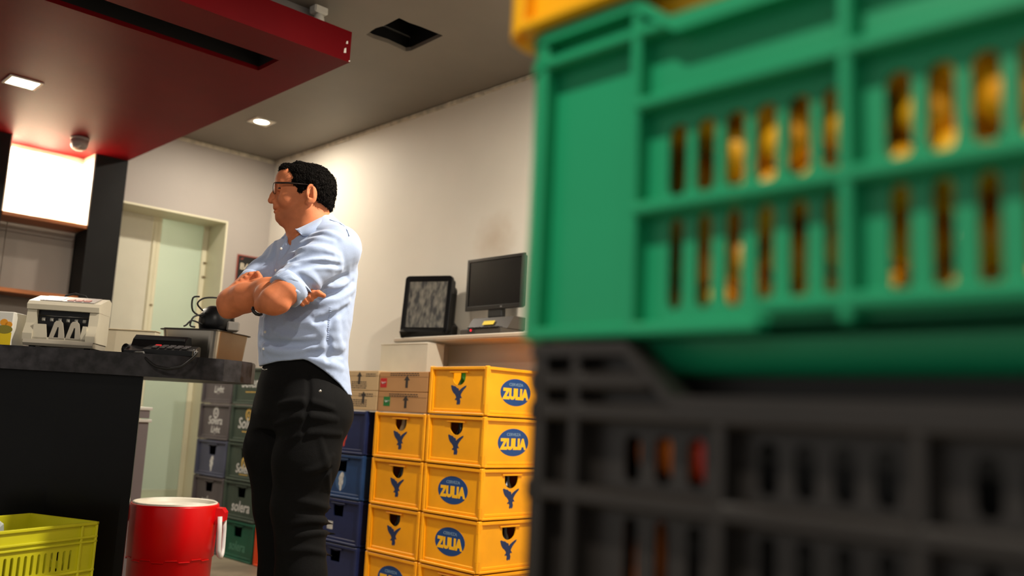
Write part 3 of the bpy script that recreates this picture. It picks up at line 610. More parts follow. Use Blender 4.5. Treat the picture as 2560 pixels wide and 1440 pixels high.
cbl = MB(); pts = [(-.10, -.10, .004), (-.06, -.135, .004), (-.03, -.18, .004), (-.01, -.222, -.012), (.04, -.236, -.036), (.10, -.242, -.042), (.15, -.236, -.034), (.19, -.215, -.004), (.19, -.165, .014), (.16, -.10, .014)]
pp = []
for i in range(len(pts)-1):
    for k in range(4): pp.append(np.array(pts[i])*(1-k/4)+np.array(pts[i+1])*k/4)
pp = np.array(pp+[pts[-1]]); pp[1:-1] = (pp[:-2]+2*pp[1:-1]+pp[2:])/4
cbl.tube(pp, .0042, 7).build('cable', M_BLKM, ph)
MB().lathe([(.007, 0), (.007, .02)], 10, M=T(.16, -.105, .004)).build('plug', mat('silver_plug', (170, 170, 170), .3, metal=.8), ph)
# stainless pan with a kettle-like appliance on top
M_STEEL = mat('brushed_stainless', (168, 160, 148), .30, metal=1., var=.12, vscale=5, bump=.02)
pn = thing('steel_pan', 'deep stainless steel pan at the end of the counter', 'pan', on_top(1.645, 3.54), math.radians(34.8))
def rr(w, d, r): return rrect(w, d, r, 6)
hw, hd = .138, .125
p = MB(); o1 = rr(hw, hd, .035); o0 = rr(hw-.012, hd-.012, .03); n = len(o1)
v = [(x, y, 0) for x, y in o0]+[(x, y, .118) for x, y in o1]+[(x*.985, y*.985, .118) for x, y in o1]+[(x*.97, y*.97, .004) for x, y in o0]
fcs = [tuple(reversed(range(n)))]+[(i, (i+1) % n, n+(i+1) % n, n+i) for i in range(n)]+[(n+i, n+(i+1) % n, 2*n+(i+1) % n, 2*n+i) for i in range(n)]+[(2*n+i, 2*n+(i+1) % n, 3*n+(i+1) % n, 3*n+i) for i in range(n)]+[tuple(3*n+i for i in range(n))]
p.add(v, fcs); p.build('pan_wall', M_STEEL, pn)
MB().mesh(plate_mesh(rr(hw+.010, hd+.010, .04), [rr(hw-.004, hd-.004, .032)], .004, .001), T(0, 0, .122)).build('rim', mat('dark_steel_rim', (70, 66, 60), .35, metal=1), pn)
MB().box((-hw+.01, -hd+.01, .1225), (hw-.01, hd-.01, .1262), .001).build('lid', M_BLK, pn)
kz = ZT+.1266
kt = thing('electric_appliance', 'small glossy black appliance with a looped cord on the steel pan', 'appliance', (1.655, 3.48, kz), math.radians(-20))
MB().lathe([(.050, 0), (.058, .006), (.062, .03), (.060, .060), (.050, .085), (.030, .100), (0, .104)], 28, M=Matrix.Diagonal((1.15, 1, 1, 1))).build('body', M_BLK, kt)
MB().box((.035, -.06, 0), (.085, .0, .04), .006).build('foot_block', mat('grey_block', (120, 116, 110), .5), kt)
for q in ([(-.06, -.03, .075), (-.085, -.05, .10), (-.06, -.055, .125), (.0, -.05, .13), (.03, -.03, .115)], [(-.06, -.03, .05), (-.10, -.05, .07), (-.105, -.06, .12), (-.08, -.06, .128)], [(-.06, -.04, .02), (-.10, -.06, .03), (-.12, -.065, .010), (-.13, -.065, .004)], [(-.06, -.035, .06), (-.095, -.055, .045), (-.105, -.06, .01), (-.085, -.06, .005)]):
    q = np.array(q); qq = [q[0]]
    for i in range(len(q)-1):
        p0, p1, p2, p3 = q[max(i-1, 0)], q[i], q[i+1], q[min(i+2, len(q)-1)]
        for t in (.25, .5, .75, 1.): qq.append(.5*((2*p1)+(-p0+p2)*t+(2*p0-5*p1+4*p2-p3)*t*t+(-p0+3*p1-3*p2+p3)*t**3))
    MB().tube(qq, .0035, 6).build('cord', M_BLKM, kt)
wbx = thing('white_carton', 'white flat carton standing behind the man on the steel pan', 'carton', (1.735, 3.60, kz), math.radians(30))
MB().box((-.045, -.03, 0), (.045, .03, .085), .002).build('carton_body', mat('white_card', (216, 210, 202), .6), wbx)
MB().box((-.02, -.0305, .04), (-.016, -.030, .05)).build('print_mark', M_INK, wbx)
tray = thing('white_tray', 'long cream plastic tray behind the banknote counter', 'tray', on_top(1.42, 3.80), math.radians(-40))
MB().box((-.16, -.03, 0), (.125, .03, .004), .001).box((-.16, -.03, .004), (.125, -.026, .115), .001).box((-.16, .026, .004), (.125, .03, .115), .001).box((-.16, -.026, .004), (-.156, .026, .115), .001).box((.121, -.026, .004), (.125, .026, .115), .001).build('tray_wall', mat('cream_plastic', (226, 214, 186), .45), tray)
MB().box((-.164, -.034, .115), (.129, .034, .119), .001).build('lid', mat('cream_lid', (216, 196, 160), .5), tray)

# grey pedestal behind the counter
pd = thing('grey_pedestal', 'grey cabinet end with a white top seen under the counter', 'cabinet', (1.76, 4.72, 0), math.radians(-8))
MB().box((-.13, -.12, 0), (.13, .14, .78), .003).box((-.13, -.12, .795), (.13, .14, .835), .002).build('body', mat('grey_laminate', (124, 114, 116), .5), pd)
MB().box((-.14, -.13, .835), (.14, .15, .850), .002).build('top', mat('white_laminate_top', (222, 218, 210), .4), pd)
MB().box((.06, -.135, .775), (.14, -.12, .79), .002).build('pull_strip', MATS['white_laminate_top'], pd)

# ------------------------------------------------------------------ red cooler under the counter end
cl = thing('drink_cooler', 'round red drink cooler without lid beside the counter', 'cooler', (1.555, 3.47, 0), math.radians(-40))
M_REDP = mat('red_cooler_plastic', (214, 6, 12), .35, spec=.35, var=.06, vscale=6); M_WHP = mat('white_cooler_liner', (226, 220, 204), .4)
MB().lathe([(.144, 0), (.150, .012), (.154, .295), (.1595, .300), (.1640, .490), (.161, .497), (.156, .497), (.156, .486)], 48, smooth=True, cap=False).lathe([(0.001, .002), (.150, .002)], 22, cap=False).build('body', M_REDP, cl)
MB().lathe([(.156, .486), (.157, .500), (.153, .503), (.148, .498), (.136, .06), (0, .055)], 40).build('liner', M_WHP, cl)
for s in (-1, 1):
    MB().prism([(s*.154, .486), (s*.186, .484), (s*.198, .468), (s*.196, .436), (s*.154, .420)], -.026, .026, Matrix(((1, 0, 0, 0), (0, 0, 1, 0), (0, 1, 0, 0), (0, 0, 0, 1)))).build('lug', M_REDP, cl)
hd_ = MB(); hd_.tube([(.182, -.034, .455), (.186, -.036, .40), (.188, -.034, .330), (.190, -.022, .308), (.191, 0, .300), (.190, .022, .308), (.188, .034, .330), (.186, .036, .40), (.182, .034, .455)], .009, 10); hd_.build('bail_handle', mat('white_handle_plastic', (222, 222, 222), .4), cl)
for i in range(9):
    a = -PI/2-1.2+i*.3
    MB().box((-.021, -.002, -.0015), (.021, .004, .0015), .001, rotz(a+PI/2)@T(0, -.1590, .297+(.004 if i % 2 else -.003))).build('step_ridge', M_REDP, cl)

# ------------------------------------------------------------------ lime crate at the lower left
M_LIME = mat('lime_crate_plastic', (196, 192, 26), .42, var=.08, vscale=8)
def lime_crate(z, label):
    uv = np.array((.92, .385)); uv /= np.linalg.norm(uv); vv = np.array((-uv[1], uv[0])); L_, D_ = .50, .315; Hh = .245
    c = np.array((1.118, 3.040))-uv*L_/2+vv*D_/2
    o = thing('lime_crate', label, 'crate', (c[0], c[1], z), math.atan2(uv[1], uv[0]), 'lime green produce crates')
    for (nx, ny, hw_, off) in ((0, -1, L_/2, D_/2), (0, 1, L_/2, D_/2), (1, 0, D_/2, L_/2), (-1, 0, D_/2, L_/2)):
        M = face_M(nx, ny, off); holes = []
        lim = hw_-.075
        k = int(lim*2//.0225)
        for i in range(k):
            u = -lim+.0225*(i+.5)+(lim*2-k*.0225)/2
            holes += [stadium(u, .105, .165, .010, 4), stadium(u, .03, .085, .010, 4)]
        w = MB().mesh(plate_mesh(rect(-hw_+.004, hw_-.004, 0, Hh-.004), holes, .004), M@T(0, 0, -.008)); w.build('side_wall', M_LIME, o)
        rl = MB()
        for v0, v1 in ((Hh-.010, Hh), (Hh-.050, Hh-.042), (Hh-.064, Hh-.057), (.092, .100), (0, .010)): rl.box((-hw_, v0, -.010), (hw_, v1, 0), .002, M)
        rl.build('side_rails', M_LIME, o)
        for u in (-hw_+.006, -hw_+.062, hw_-.062, hw_-.006): MB().box((u-.004, .01, -.010), (u+.004, Hh-.010, -.0005), .0015, M).build('rib', M_LIME, o)
    MB().box((-L_/2+.008, -D_/2+.008, .002), (L_/2-.008, D_/2-.008, .008)).build('base', M_LIME, o)
    return o, c, uv, vv
lime_crate(0.0005, 'lower lime green crate under the picture edge by the counter')
lo_, lc, luv, lvv = lime_crate(.2465, 'lime green slatted crate in front of the black counter')

# ------------------------------------------------------------------ stack of produce crates in the foreground
def produce_crate(name, m, x0, yc, z0, L_, D_, H, ribs, rails, slot_rows, notch, label, botarch=None, group=None, end_rows=True, corner_rail=None, rh=.0062, rec=.020):
    """rails: (v, u0, u1) ; slot_rows: (v0, v1, [u...], width) ; notch: (u_diag0, u_diag1, v_low)"""
    o = thing(name, label, 'crate', (x0+D_/2, yc, z0), 0, group)
    hl, hd2 = L_/2, D_/2; REC = rec; u0, u1, vl = notch
    for (nx, ny, hw_, off, front) in ((-1, 0, hl, hd2, True), (1, 0, hl, hd2, False), (0, -1, hd2, hl, None), (0, 1, hd2, hl, None)):
        M = face_M(nx, ny, off)
        if front is None:
            ol = rect(-hw_+.03, hw_-.03, .002, H); rows = [(r[0], r[1], [(-.12+.03*i) for i in range(9)], r[3]) for r in slot_rows]; rib = [-.14, .14]; rl = [(v, -hw_+.03, hw_-.03) for v, a_, b_ in rails]
            rimline = [(-hw_+.03, H), (hw_-.03, H)]
        else:
            ol = [(-hw_+.03, .002), (hw_-.03, .002), (hw_-.03, H), (-u0, H), (-u1, vl), (u1, vl), (u0, H), (-hw_+.03, H)]; rows = slot_rows; rib = ribs; rl = rails
            rimline = [(-hw_+.03, H), (u0, H), (u1, vl), (-u1, vl), (-u0, H), (hw_-.03, H)]
        holes = [stadium(u, v0, v1, w_, 5) for v0, v1, us, w_ in rows for u in us]
        MB().mesh(plate_mesh(ol, holes, .0035), M@T(0, 0, -REC)).build('slotted_wall', m, o)
        for v, a_, b_ in rl: MB().box((a_, v-rh, -REC-.001), (b_, v+rh, 0), rh*.55, M).build('rail', m, o)
        for u in rib:
            vt = H-.004 if abs(u) >= abs(u0)-.002 or front is None else vl
            MB().box((u-.0055, .004, -REC-.001), (u+.0055, vt, -.0006), .0032, M).build('rib', m, o)
        for s_ in (-1, 1): MB().box((s_*(hw_-.036), .003, -REC-.004), (s_*(hw_-.026), H-.002, -.002), .002, M).build('corner_web', m, o)
        # rim following the hand notch
        up_ = [(a, b) for a, b in rimline]; dn = [(a, b-.012) for a, b in rimline]
        MB().prism(up_+dn[::-1], -REC-.008, .001, M).build('rim', m, o)
    for sx in (-1, 1):
        for sy in (-1, 1):              # rounded corner posts
            pts = []
            cxx, cyy = sx*(hd2-.030), sy*(hl-.030)
            for i in range(9):
                a = PI/2*i/8; pts.append((cxx+sx*.027*math.cos(a), cyy+sy*.027*math.sin(a)))
            inn = [(cxx+sx*.022*math.cos(PI/2*i/8), cyy+sy*.022*math.sin(PI/2*i/8)) for i in range(9)]
            mb = MB().prism(pts+inn[::-1], .002, H)
            mb.prism([(cxx, cyy)]+[(cxx+(x-cxx)*1.11, cyy+(y-cyy)*1.11) for x, y in pts], H-.012, H)
            for v, a_, b_ in rails[:2] if corner_rail is None else corner_rail:
                mb.prism([(cxx+(x-cxx)*1.11, cyy+(y-cyy)*1.11) for x, y in pts]+pts[::-1], v-rh, v+rh)
            mb.build('corner_post', m, o)
    MB().box((-hd2+.02, -hl+.02, .002), (hd2-.02, hl-.02, .008)).build('base', m, o)
    # stacking foot that sinks into the crate below
    f = MB(); A = rrect(hd2-.045, hl-.06, .05, 6); n_ = len(A)
    lv = [(0, 1.04), (-.012, 1.03), (-.024, .99), (-.030, .93), (-.032, .80)]
    vv_ = [(x*s_, y*(1-(1-s_)*.4), z_) for z_, s_ in lv for x, y in A]
    f.add(vv_, [(k*n_+i, k*n_+(i+1) % n_, (k+1)*n_+(i+1) % n_, (k+1)*n_+i)[::-1] for k in range(len(lv)-1) for i in range(n_)]+[tuple((len(lv)-1)*n_+i for i in range(n_))[::-1]], smooth=True)
    f.build('stacking_foot', m, o)
    return o
M_GRN = mat('green_crate_plastic', (26, 152, 104), .40, var=.06, vscale=5, bump=.03)
M_BLKC = mat('black_crate_plastic', (40, 37, 35), .34, spec=.5, var=.10, vscale=6)
M_YELC = mat('warm_yellow_crate_plastic', (248, 182, 14), .42, var=.06, vscale=6)
XF = .615
g_slots = [-.163+.0292*i for i in range(6)]+[.033+.030*i for i in range(5)]+[.222+.03*i for i in range(3)]
produce_crate('produce_crate', M_GRN, XF, .30, .957, .70, .40, .316, [-.20, 0, .20], [(.282, -.32, .32), (.212, -.20, .20), (.1145, -.20, .20), (.006, -.32, -.071), (.020, -.071, .20)],
              [(.124, .192, g_slots, .0195), (.024, .106, g_slots, .015)], (-.20, -.155, .282), 'large green produce crate full of yellow fruit, close to the camera', corner_rail=[(.282, 0, 0)])
b_slots = [-.224+.0335*i for i in range(5-1)]+[-.09+.031*i for i in range(4)]+[.07+.031*i for i in range(5)]
def black_crate(z, label):
    return produce_crate('produce_crate', M_BLKC, XF, .283, z, .70, .40, .311, [-.277, -.122, .033, .20], [(.276, -.32, -.19), (.248, -.32, .32), (.174, -.32, .32), (.07, -.32, .32), (.006, -.32, .32)],
              [(.188, .231, b_slots, .017), (.085, .160, b_slots, .014)], (-.217, -.165, .264), label, group='black produce crates in the foreground', corner_rail=[(.276, 0, 0), (.248, 0, 0), (.174, 0, 0), (.07, 0, 0)], rh=.0085, rec=.024)
black_crate(.642, 'large black produce crate right under the green crate'); black_crate(.327, 'black produce crate below the picture edge, middle of the stack'); black_crate(.0125, 'black produce crate standing on the floor under the foreground stack')
produce_crate('produce_crate', M_YELC, XF-.012, .322, 1.2765, .71, .41, .31, [-.20, 0, .20], [(.24, -.32, .32), (.16, -.32, .32), (.006, -.32, .32)],
              [(.03, .14, g_slots, .014)], (-.20, -.155, .27), 'yellow produce crate on top of the green crate at the upper picture edge')
# fruit heaped in the green crate
M_FRUIT = mat('ripe_yellow_fruit_skin', (255, 198, 24), .38, var=.25, vscale=14, rgb2=(232, 150, 16))
prof = [(0, -.029), (.009, -.0275), (.018, -.022), (.0245, -.010), (.0252, .004), (.0205, .017), (.012, .025), (.004, .0285), (0, .029)]
fr_data = []
for k in range(4):
    mb = MB().lathe(prof, 14, M=Matrix.Diagonal((1+.1*k/3, 1, 1-.12*(k % 2), 1))); d = mb.data('skin'); d.materials.append(M_FRUIT); fr_data.append(d)
st_d = MB().lathe([(.0035, .027), (.003, .034), (.0015, .036)], 7).data('stem'); st_d.materials.append(mat('fruit_stem', (96, 74, 26), .7))
rf = random.Random(11)
def fruit(x, y, z):
    o = thing('yellow_fruit', 'ripe yellow fruit heaped inside the green crate', 'fruit', (x, y, z), 0, 'yellow fruit in the green crate')
    o.rotation_euler = (PI/2+rf.uniform(-.5, .5), rf.uniform(-.3, .3), rf.uniform(-.5, .5))
    link('skin', rf.choice(fr_data), o); link('stem', st_d, o)
for lay, z in enumerate((.993, 1.036, 1.079, 1.122, 1.165, 1.206)):
    for row in range(3 if lay < 4 else 2):  # third row unseen, added to block light coming through the slots
        for i in range(-2 if row else 0, 7):
            y_ = .500-.054*i-(.027 if (lay+row) % 2 else 0)
            if lay < 2 and row == 0: continue            # front row left out low down, so the lower slots stay dark
            if lay in (2, 3) and y_ > .44 and row == 0: continue
            fruit((.6680, .7240, .7800)[row]+rf.uniform(-.002, .002), y_+rf.uniform(-.004, .004), z+rf.uniform(-.003, .003))
# added black backing keeping the slots dark, and a few vegetables inside the black crate
ln = MB()
for lo, hi in (((.68, -.03, .66), (.684, .59, .935)), ((.955, -.03, .66), (.959, .59, .935)), ((.684, -.03, .66), (.955, -.026, .935)), ((.684, .586, .66), (.955, .59, .935)), ((.684, -.026, .66), (.955, .586, .664))): ln.box(lo, hi)
o = ln.build('slot_blackout', mat('blackout_sheet', (9, 9, 9), .5)); tag(o, 'dark backing added behind the slots of the black produce crate', 'liner')
M_CARR = mat('orange_root_skin', (226, 120, 26), .5, var=.2, vscale=30); M_REDV = mat('red_pepper_skin', (196, 40, 22), .3)
for (y_, z_, h_, r_, mm, lb) in ((.500, .836, .045, .012, M_CARR, 'small orange vegetable behind the first slot of the black crate'), (.469, .832, .055, .017, M_CARR, 'larger orange vegetable behind the second slot of the black crate'),
                                 (.441, .834, .045, .009, M_REDV, 'thin red vegetable behind the third slot of the black crate'), (.500, .70, .115, .014, M_CARR, 'long orange vegetable in the lower part of the black crate')):
    o = thing('vegetable', lb, 'vegetable', (.6455+r_*1.06, y_, z_), .3)
    MB().lathe([(0, 0), (r_*.6, .003), (r_, .012), (r_*1.05, h_*.6), (r_*.8, h_*.9), (r_*.3, h_), (0, h_+.001)], 14).build('skin', mm, o)
    MB().lathe([(r_*.25, h_-.002), (r_*.2, h_+.008)], 8).build('stalk', MATS['fruit_stem'], o)
# crumpled bag in the lime crate
bag = thing('plastic_bag', 'crumpled grey-white plastic bag in the lime crate', 'bag', (*(lc-luv*.03+lvv*.06), .256))
mb = MB(); n1, n2 = 22, 14; v = []; rb = np.random.RandomState(5); ph_ = rb.uniform(0, 6, 12)
for j in range(n2+1):
    for i in range(n1):
        th = 2*PI*i/n1; fi = PI*j/n2
        d = np.array((math.sin(fi)*math.cos(th), math.sin(fi)*math.sin(th), math.cos(fi)))
        r_ = 1+.16*math.sin(5*d[0]+ph_[0]+3*d[2])+.12*math.sin(7*d[1]+ph_[1]-4*d[2])+.08*math.sin(13*d[2]+ph_[2]+6*d[0])
        v.append((d[0]*.085*r_, d[1]*.075*r_, .13+d[2]*.10*r_*(1.25 if d[2] > 0 else 1.)))
mb.add(v, [(j*n1+i, (j+1)*n1+i, (j+1)*n1+(i+1) % n1, j*n1+(i+1) % n1) for j in range(n2) for i in range(n1)]); mb.build('film', mat('crumpled_film', (168, 176, 172), .3, bump=.4, bscale=25, trans=.15), bag)
# ------------------------------------------------------------------ the man: implicit surfaces turned into meshes
PD = at(740, 900, 2, .88+.158); _r = ray(740, 900)
PB = CAM+_r*(3.07/(_r@fw)); PO = np.array((PB[0], PB[1], 0.))
V3 = np.array((_r[0], _r[1], 0)); V3 /= np.linalg.norm(V3); R3 = np.array((V3[1], -V3[0], 0)); U3 = np.array((0, 0, 1.))
BAS = np.array((R3, V3, U3))
def loc(p): return BAS@(np.asarray(p)-PO)
CAML = loc(CAM)
def raym(x, y): return BAS@ray(x, y)
def J(x, y, b=0.):
    "joint of the figure: sight line (x, y) met at depth b behind the plane through the middle of the body"
    d = raym(x, y); return CAML+d*((b-CAML[1])/d[1])
class Sdf:
    PAD = .045
    def __init__(s): s.p = []
    def put(s, fn, lo, hi, k, op): s.p.append((fn, np.asarray(lo)-s.PAD-k, np.asarray(hi)+s.PAD+k, k, op)); return s
    def cone(s, a, b, ra, rb, k=.02, op='u'):
        a = np.asarray(a, float); b = np.asarray(b, float); ab = b-a; L2 = max(ab@ab, 1e-9)
        def fn(P):
            h = np.clip(((P-a)@ab)/L2, 0, 1); q = P-a-h[:, None]*ab
            return np.sqrt((q*q).sum(1))-(ra+(rb-ra)*h)
        r = max(ra, rb); return s.put(fn, np.minimum(a, b)-r, np.maximum(a, b)+r, k, op)
    def chain(s, pts, rad, k=.02, op='u'):
        for i in range(len(pts)-1): s.cone(pts[i], pts[i+1], rad[i], rad[i+1], k, op)
        return s
    def line(s, pts, rad, k, op='u'):
        "one smooth ridge through many points"
        pts = [np.asarray(p, float) for p in pts]
        def fn(P):
            o = np.full(len(P), 9.)
            for a, b, ra, rb in zip(pts[:-1], pts[1:], rad[:-1], rad[1:]):
                ab = b-a; h = np.clip(((P-a)@ab)/max(ab@ab, 1e-9), 0, 1); q = P-a-h[:, None]*ab; o = np.minimum(o, np.sqrt((q*q).sum(1))-(ra+(rb-ra)*h))
            return o
        A = np.array(pts); r = max(rad); return s.put(fn, A.min(0)-r, A.max(0)+r, k, op)
    def ball(s, c, r, k=.02, op='u'): return s.ell(c, (r, r, r), None, k, op)
    def ell(s, c, r, Rm=None, k=.02, op='u'):
        c = np.asarray(c, float); r = np.asarray(r, float)
        def fn(P):
            q = P-c
            if Rm is not None: q = q@Rm
            k0 = np.sqrt(((q/r)**2).sum(1)); k1 = np.sqrt(((q/(r*r))**2).sum(1))
            return k0*(k0-1)/np.maximum(k1, 1e-6)
        m = r.max(); return s.put(fn, c-m, c+m, k, op)
    def loft(s, rows, ang, k=.02, op='u', asp=(1.16, .82), pw=2.0):
        """rows (z, a, b, half extent) : elliptic column whose long axis is turned by ang in the ground plane"""
        rows = sorted(rows); z = np.array([r[0] for r in rows]); A = np.array([r[1] for r in rows]); B = np.array([r[2] for r in rows]); H = np.array([r[3] for r in rows])
        ca, sa = math.cos(ang), math.sin(ang)
        def fn(P):
            zz = np.clip(P[:, 2], z[0], z[-1]); x = P[:, 0]-np.interp(zz, z, A); y = P[:, 1]-np.interp(zz, z, B); h = np.interp(zz, z, H)
            u = ca*x+sa*y; v = -sa*x+ca*y; w = h*asp[0]; d = h*asp[1]
            q = (np.abs(u/w)**pw+np.abs(v/d)**pw)**(1/pw)
            dd = (q-1)*np.minimum(w, d); dz = np.maximum(z[0]-P[:, 2], P[:, 2]-z[-1])
            return np.where(dz > 0, np.where(dd > 0, np.hypot(dd, dz), np.maximum(dz, dd)), np.maximum(dd, dz))
        m = H.max()*1.2; return s.put(fn, (A.min()-m, B.min()-m, z[0]), (A.max()+m, B.max()+m, z[-1]), k, op)
    def half(s, p, n, k=.004, lim=None):
        """cut away the side the normal n points to, inside the ball lim = (centre, radius) only"""
        p = np.asarray(p, float); n = np.asarray(n, float); n = n/np.linalg.norm(n)
        if lim is None: return s.put(lambda P: -((P-p)@n), (-9, -9, -9), (9, 9, 9), k, 's')
        c, r = np.asarray(lim[0]), lim[1]
        return s.put(lambda P: np.maximum(-((P-p)@n), np.sqrt(((P-c)**2).sum(1))-r), c-r, c+r, k, 's')
    def ev(s, P):
        if len(P) < 3000: return s.ev1(P, s.p)
        key = np.floor((P-P.min(0))/.10).astype(int); key = (key[:, 0]*64+key[:, 1])*64+key[:, 2]
        order = np.argsort(key, kind='stable'); cuts = np.nonzero(np.diff(key[order]))[0]+1; out = np.empty(len(P))
        for ix in np.split(order, cuts):
            Q = P[ix]; l = Q.min(0); h = Q.max(0); out[ix] = s.ev1(Q, [p for p in s.p if (p[1] < h).all() and (p[2] > l).all()])
        return out
    def ev1(s, P, prims):
        d = np.full(len(P), .2)
        for fn, lo, hi, k, op in prims:
            ix = np.nonzero(((P > lo) & (P < hi)).all(1))[0]
            if not len(ix): continue
            q = fn(P[ix]); e = d[ix]
            if op == 'u':
                h = np.clip(.5+.5*(e-q)/k, 0, 1); d[ix] = q*h+e*(1-h)-k*h*(1-h)
            else:
                h = np.clip(.5-.5*(e+q)/k, 0, 1); d[ix] = -q*h+e*(1-h)+k*h*(1-h)
        return d
    def trace(s, pts, t0=2.4, t1=3.9):
        "first surface point along sight lines given in picture coordinates"
        D = np.array([raym(*p) for p in pts]); D /= np.linalg.norm(D, axis=1)[:, None]; t = np.full(len(D), t0)
        for _ in range(70):
            d = s.ev(CAML+D*t[:, None]); t = np.minimum(t+np.clip(d*.7, -.02, .04), t1)
        return CAML+D*t[:, None]
    def bounds(s):
        L_ = [(p[1], p[2]) for p in s.p if p[4] == 'u']; return np.min([l for l, h in L_], 0), np.max([h for l, h in L_], 0)
def surface(sd, res, post=None, lo=None, hi=None):
    l, h = sd.bounds(); l = l if lo is None else np.maximum(l, lo); h = h if hi is None else np.minimum(h, hi)
    C = 4; n = (np.ceil((h-l)/(res*C)).astype(int)+1)*C+1
    nc = (n-1)//C
    g = np.stack(np.meshgrid(*[np.arange(m) for m in nc], indexing='ij'), -1).reshape(-1, 3)
    dc = sd.ev(l+(g+.5)*res*C)
    act = np.abs(dc) < res*C*1.4
    D = np.repeat(np.repeat(np.repeat(dc.reshape(nc), C, 0), C, 1), C, 2).astype(np.float32)
    D = np.pad(D, ((0, 1),)*3, mode='edge')
    ga = g[act]*C; o = np.stack(np.meshgrid(*[np.arange(C+1)]*3, indexing='ij'), -1).reshape(-1, 3)
    idx = (ga[:, None, :]+o[None]).reshape(-1, 3)
    fl = np.unique((idx[:, 0]*n[1]+idx[:, 1])*n[2]+idx[:, 2])
    I = np.stack((fl//(n[1]*n[2]), (fl//n[2]) % n[1], fl % n[2]), 1); P = l+I*res
    d = sd.ev(P)
    if post is not None:
        nb = np.abs(d) < res*3; d[nb] = post(P[nb], d[nb])
    D.reshape(-1)[fl] = d
    ins = D < 0
    c8 = [ins[i:n[0]-1+i, j:n[1]-1+j, k:n[2]-1+k] for i in (0, 1) for j in (0, 1) for k in (0, 1)]
    an = c8[0].copy(); al = c8[0].copy()
    for c in c8[1:]: an |= c; al &= c
    ce = np.argwhere(an & ~al)
    vid = -np.ones(n-1, np.int32); vid[tuple(ce.T)] = np.arange(len(ce))
    off = np.array([(i, j, k) for i in (0, 1) for j in (0, 1) for k in (0, 1)])
    vals = np.stack([D[tuple((ce+q).T)] for q in off], 1)
    acc = np.zeros((len(ce), 3)); cnt = np.zeros(len(ce))
    for a in range(8):
        for b in range(a+1, 8):
            if np.abs(off[a]-off[b]).sum() != 1: continue
            va, vb = vals[:, a], vals[:, b]; m = (va < 0) != (vb < 0)
            t = va[m]/(va[m]-vb[m]); acc[m] += off[a]+(off[b]-off[a])*t[:, None]; cnt[m] += 1
    V = l+(ce+acc/cnt[:, None])*res
    Fc = []
    for ax in range(3):
        sl0 = [slice(None)]*3; sl1 = [slice(None)]*3; sl0[ax] = slice(0, -1); sl1[ax] = slice(1, None)
        A, B = ins[tuple(sl0)], ins[tuple(sl1)]; e = np.argwhere(A != B)
        u, w = (ax+1) % 3, (ax+2) % 3
        e = e[(e[:, u] > 0) & (e[:, w] > 0) & (e[:, u] < n[u]-1) & (e[:, w] < n[w]-1)]
        fl_ = A[tuple(e.T)]; q = []
        for du, dw in ((-1, -1), (0, -1), (0, 0), (-1, 0)):
            z = e.copy(); z[:, u] += du; z[:, w] += dw; q.append(vid[tuple(z.T)])
        q = np.stack(q, 1); q[~fl_] = q[~fl_][:, ::-1]; Fc.append(q)
    Fc = np.concatenate(Fc); Fc = Fc[(Fc >= 0).all(1)]
    return V, Fc
def np_mesh(name, V, Fc, m, parent):
    me = bpy.data.meshes.new(name); me.vertices.add(len(V)); me.vertices.foreach_set('co', V.astype(np.float32).ravel())
    me.loops.add(Fc.size); me.loops.foreach_set('vertex_index', Fc.astype(np.int32).ravel())
    me.polygons.add(len(Fc)); me.polygons.foreach_set('loop_start', np.arange(0, Fc.size, 4, dtype=np.int32)); me.polygons.foreach_set('loop_total', np.full(len(Fc), 4, np.int32))
    me.polygons.foreach_set('use_smooth', np.ones(len(Fc), bool)); me.update(calc_edges=True); me.validate(); me.materials.append(m)
    o = bpy.data.objects.new(name, me); COL.objects.link(o); o.parent = parent; return o
def vnoise(P, sc, seed=0):
    "smooth pseudo-noise from rotated sines"
    r = np.random.RandomState(seed); s = np.zeros(len(P))
    for i in range(7):
        w = r.normal(size=3); w *= sc*r.uniform(.6, 1.4)/np.linalg.norm(w); s += np.sin(P@w+r.uniform(0, 6.28)+1.3*np.sin(P@(w[[1, 2, 0]]*.7)+i))
    return s/7

man = thing('person', 'person in a light blue shirt and black trousers, arms crossed, looking left', 'person', tuple(PO))
man.rotation_euler = (0, 0, math.atan2(R3[1], R3[0]))
M_SKIN = mat('warm_tan_skin', (200, 120, 80), .62, spec=.3, var=.10, vscale=40, sss=.08, bump=.05, bscale=300)
M_SHIRT = mat('light_blue_chambray', (164, 182, 216), .85, var=.06, vscale=180, stretch=(1, 1, 3), sheen=.2, bump=.10, bscale=420)
M_TROUS = mat('black_denim', (8, 8, 9), .9, spec=.2, var=.25, vscale=140, bump=.15, bscale=350)
M_HAIR = mat('dark_brown_hair', (15, 11, 9), .8, spec=.12, var=.4, vscale=60, bump=.4, bscale=260)

TA = -math.pi/4                                # the chest is turned half towards the camera
# shirt outline rows: picture row y, front x, back x
def trow(y, xf, xb, b=0., g=0.):
    f, k = J(xf, y, b), J(xb, y, b); return ((f[2]+k[2])/2, (f[0]+k[0])/2, b, abs(k[0]-f[0])/2+g)
TORSO = [(588, 722, 842), (604, 702, 868), (630, 690, 888), (680, 672, 893), (740, 658, 886), (800, 647, 878), (850, 642, 870), (900, 645, 868), (950, 648, 873), (1000, 652, 880)]
SL, EL = J(850, 616, -.12), J(684, 752, -.245); SR, ER = J(708, 646, .13), J(580, 757, -.05)
WR, WL = J(712, 708, -.19), J(640, 716, -.02)
CUFL = EL+(SL-EL)*.155
CUFR = ER+(SR-ER)*.34
# ---- body: one continuous skin from crown to feet
B = Sdf()
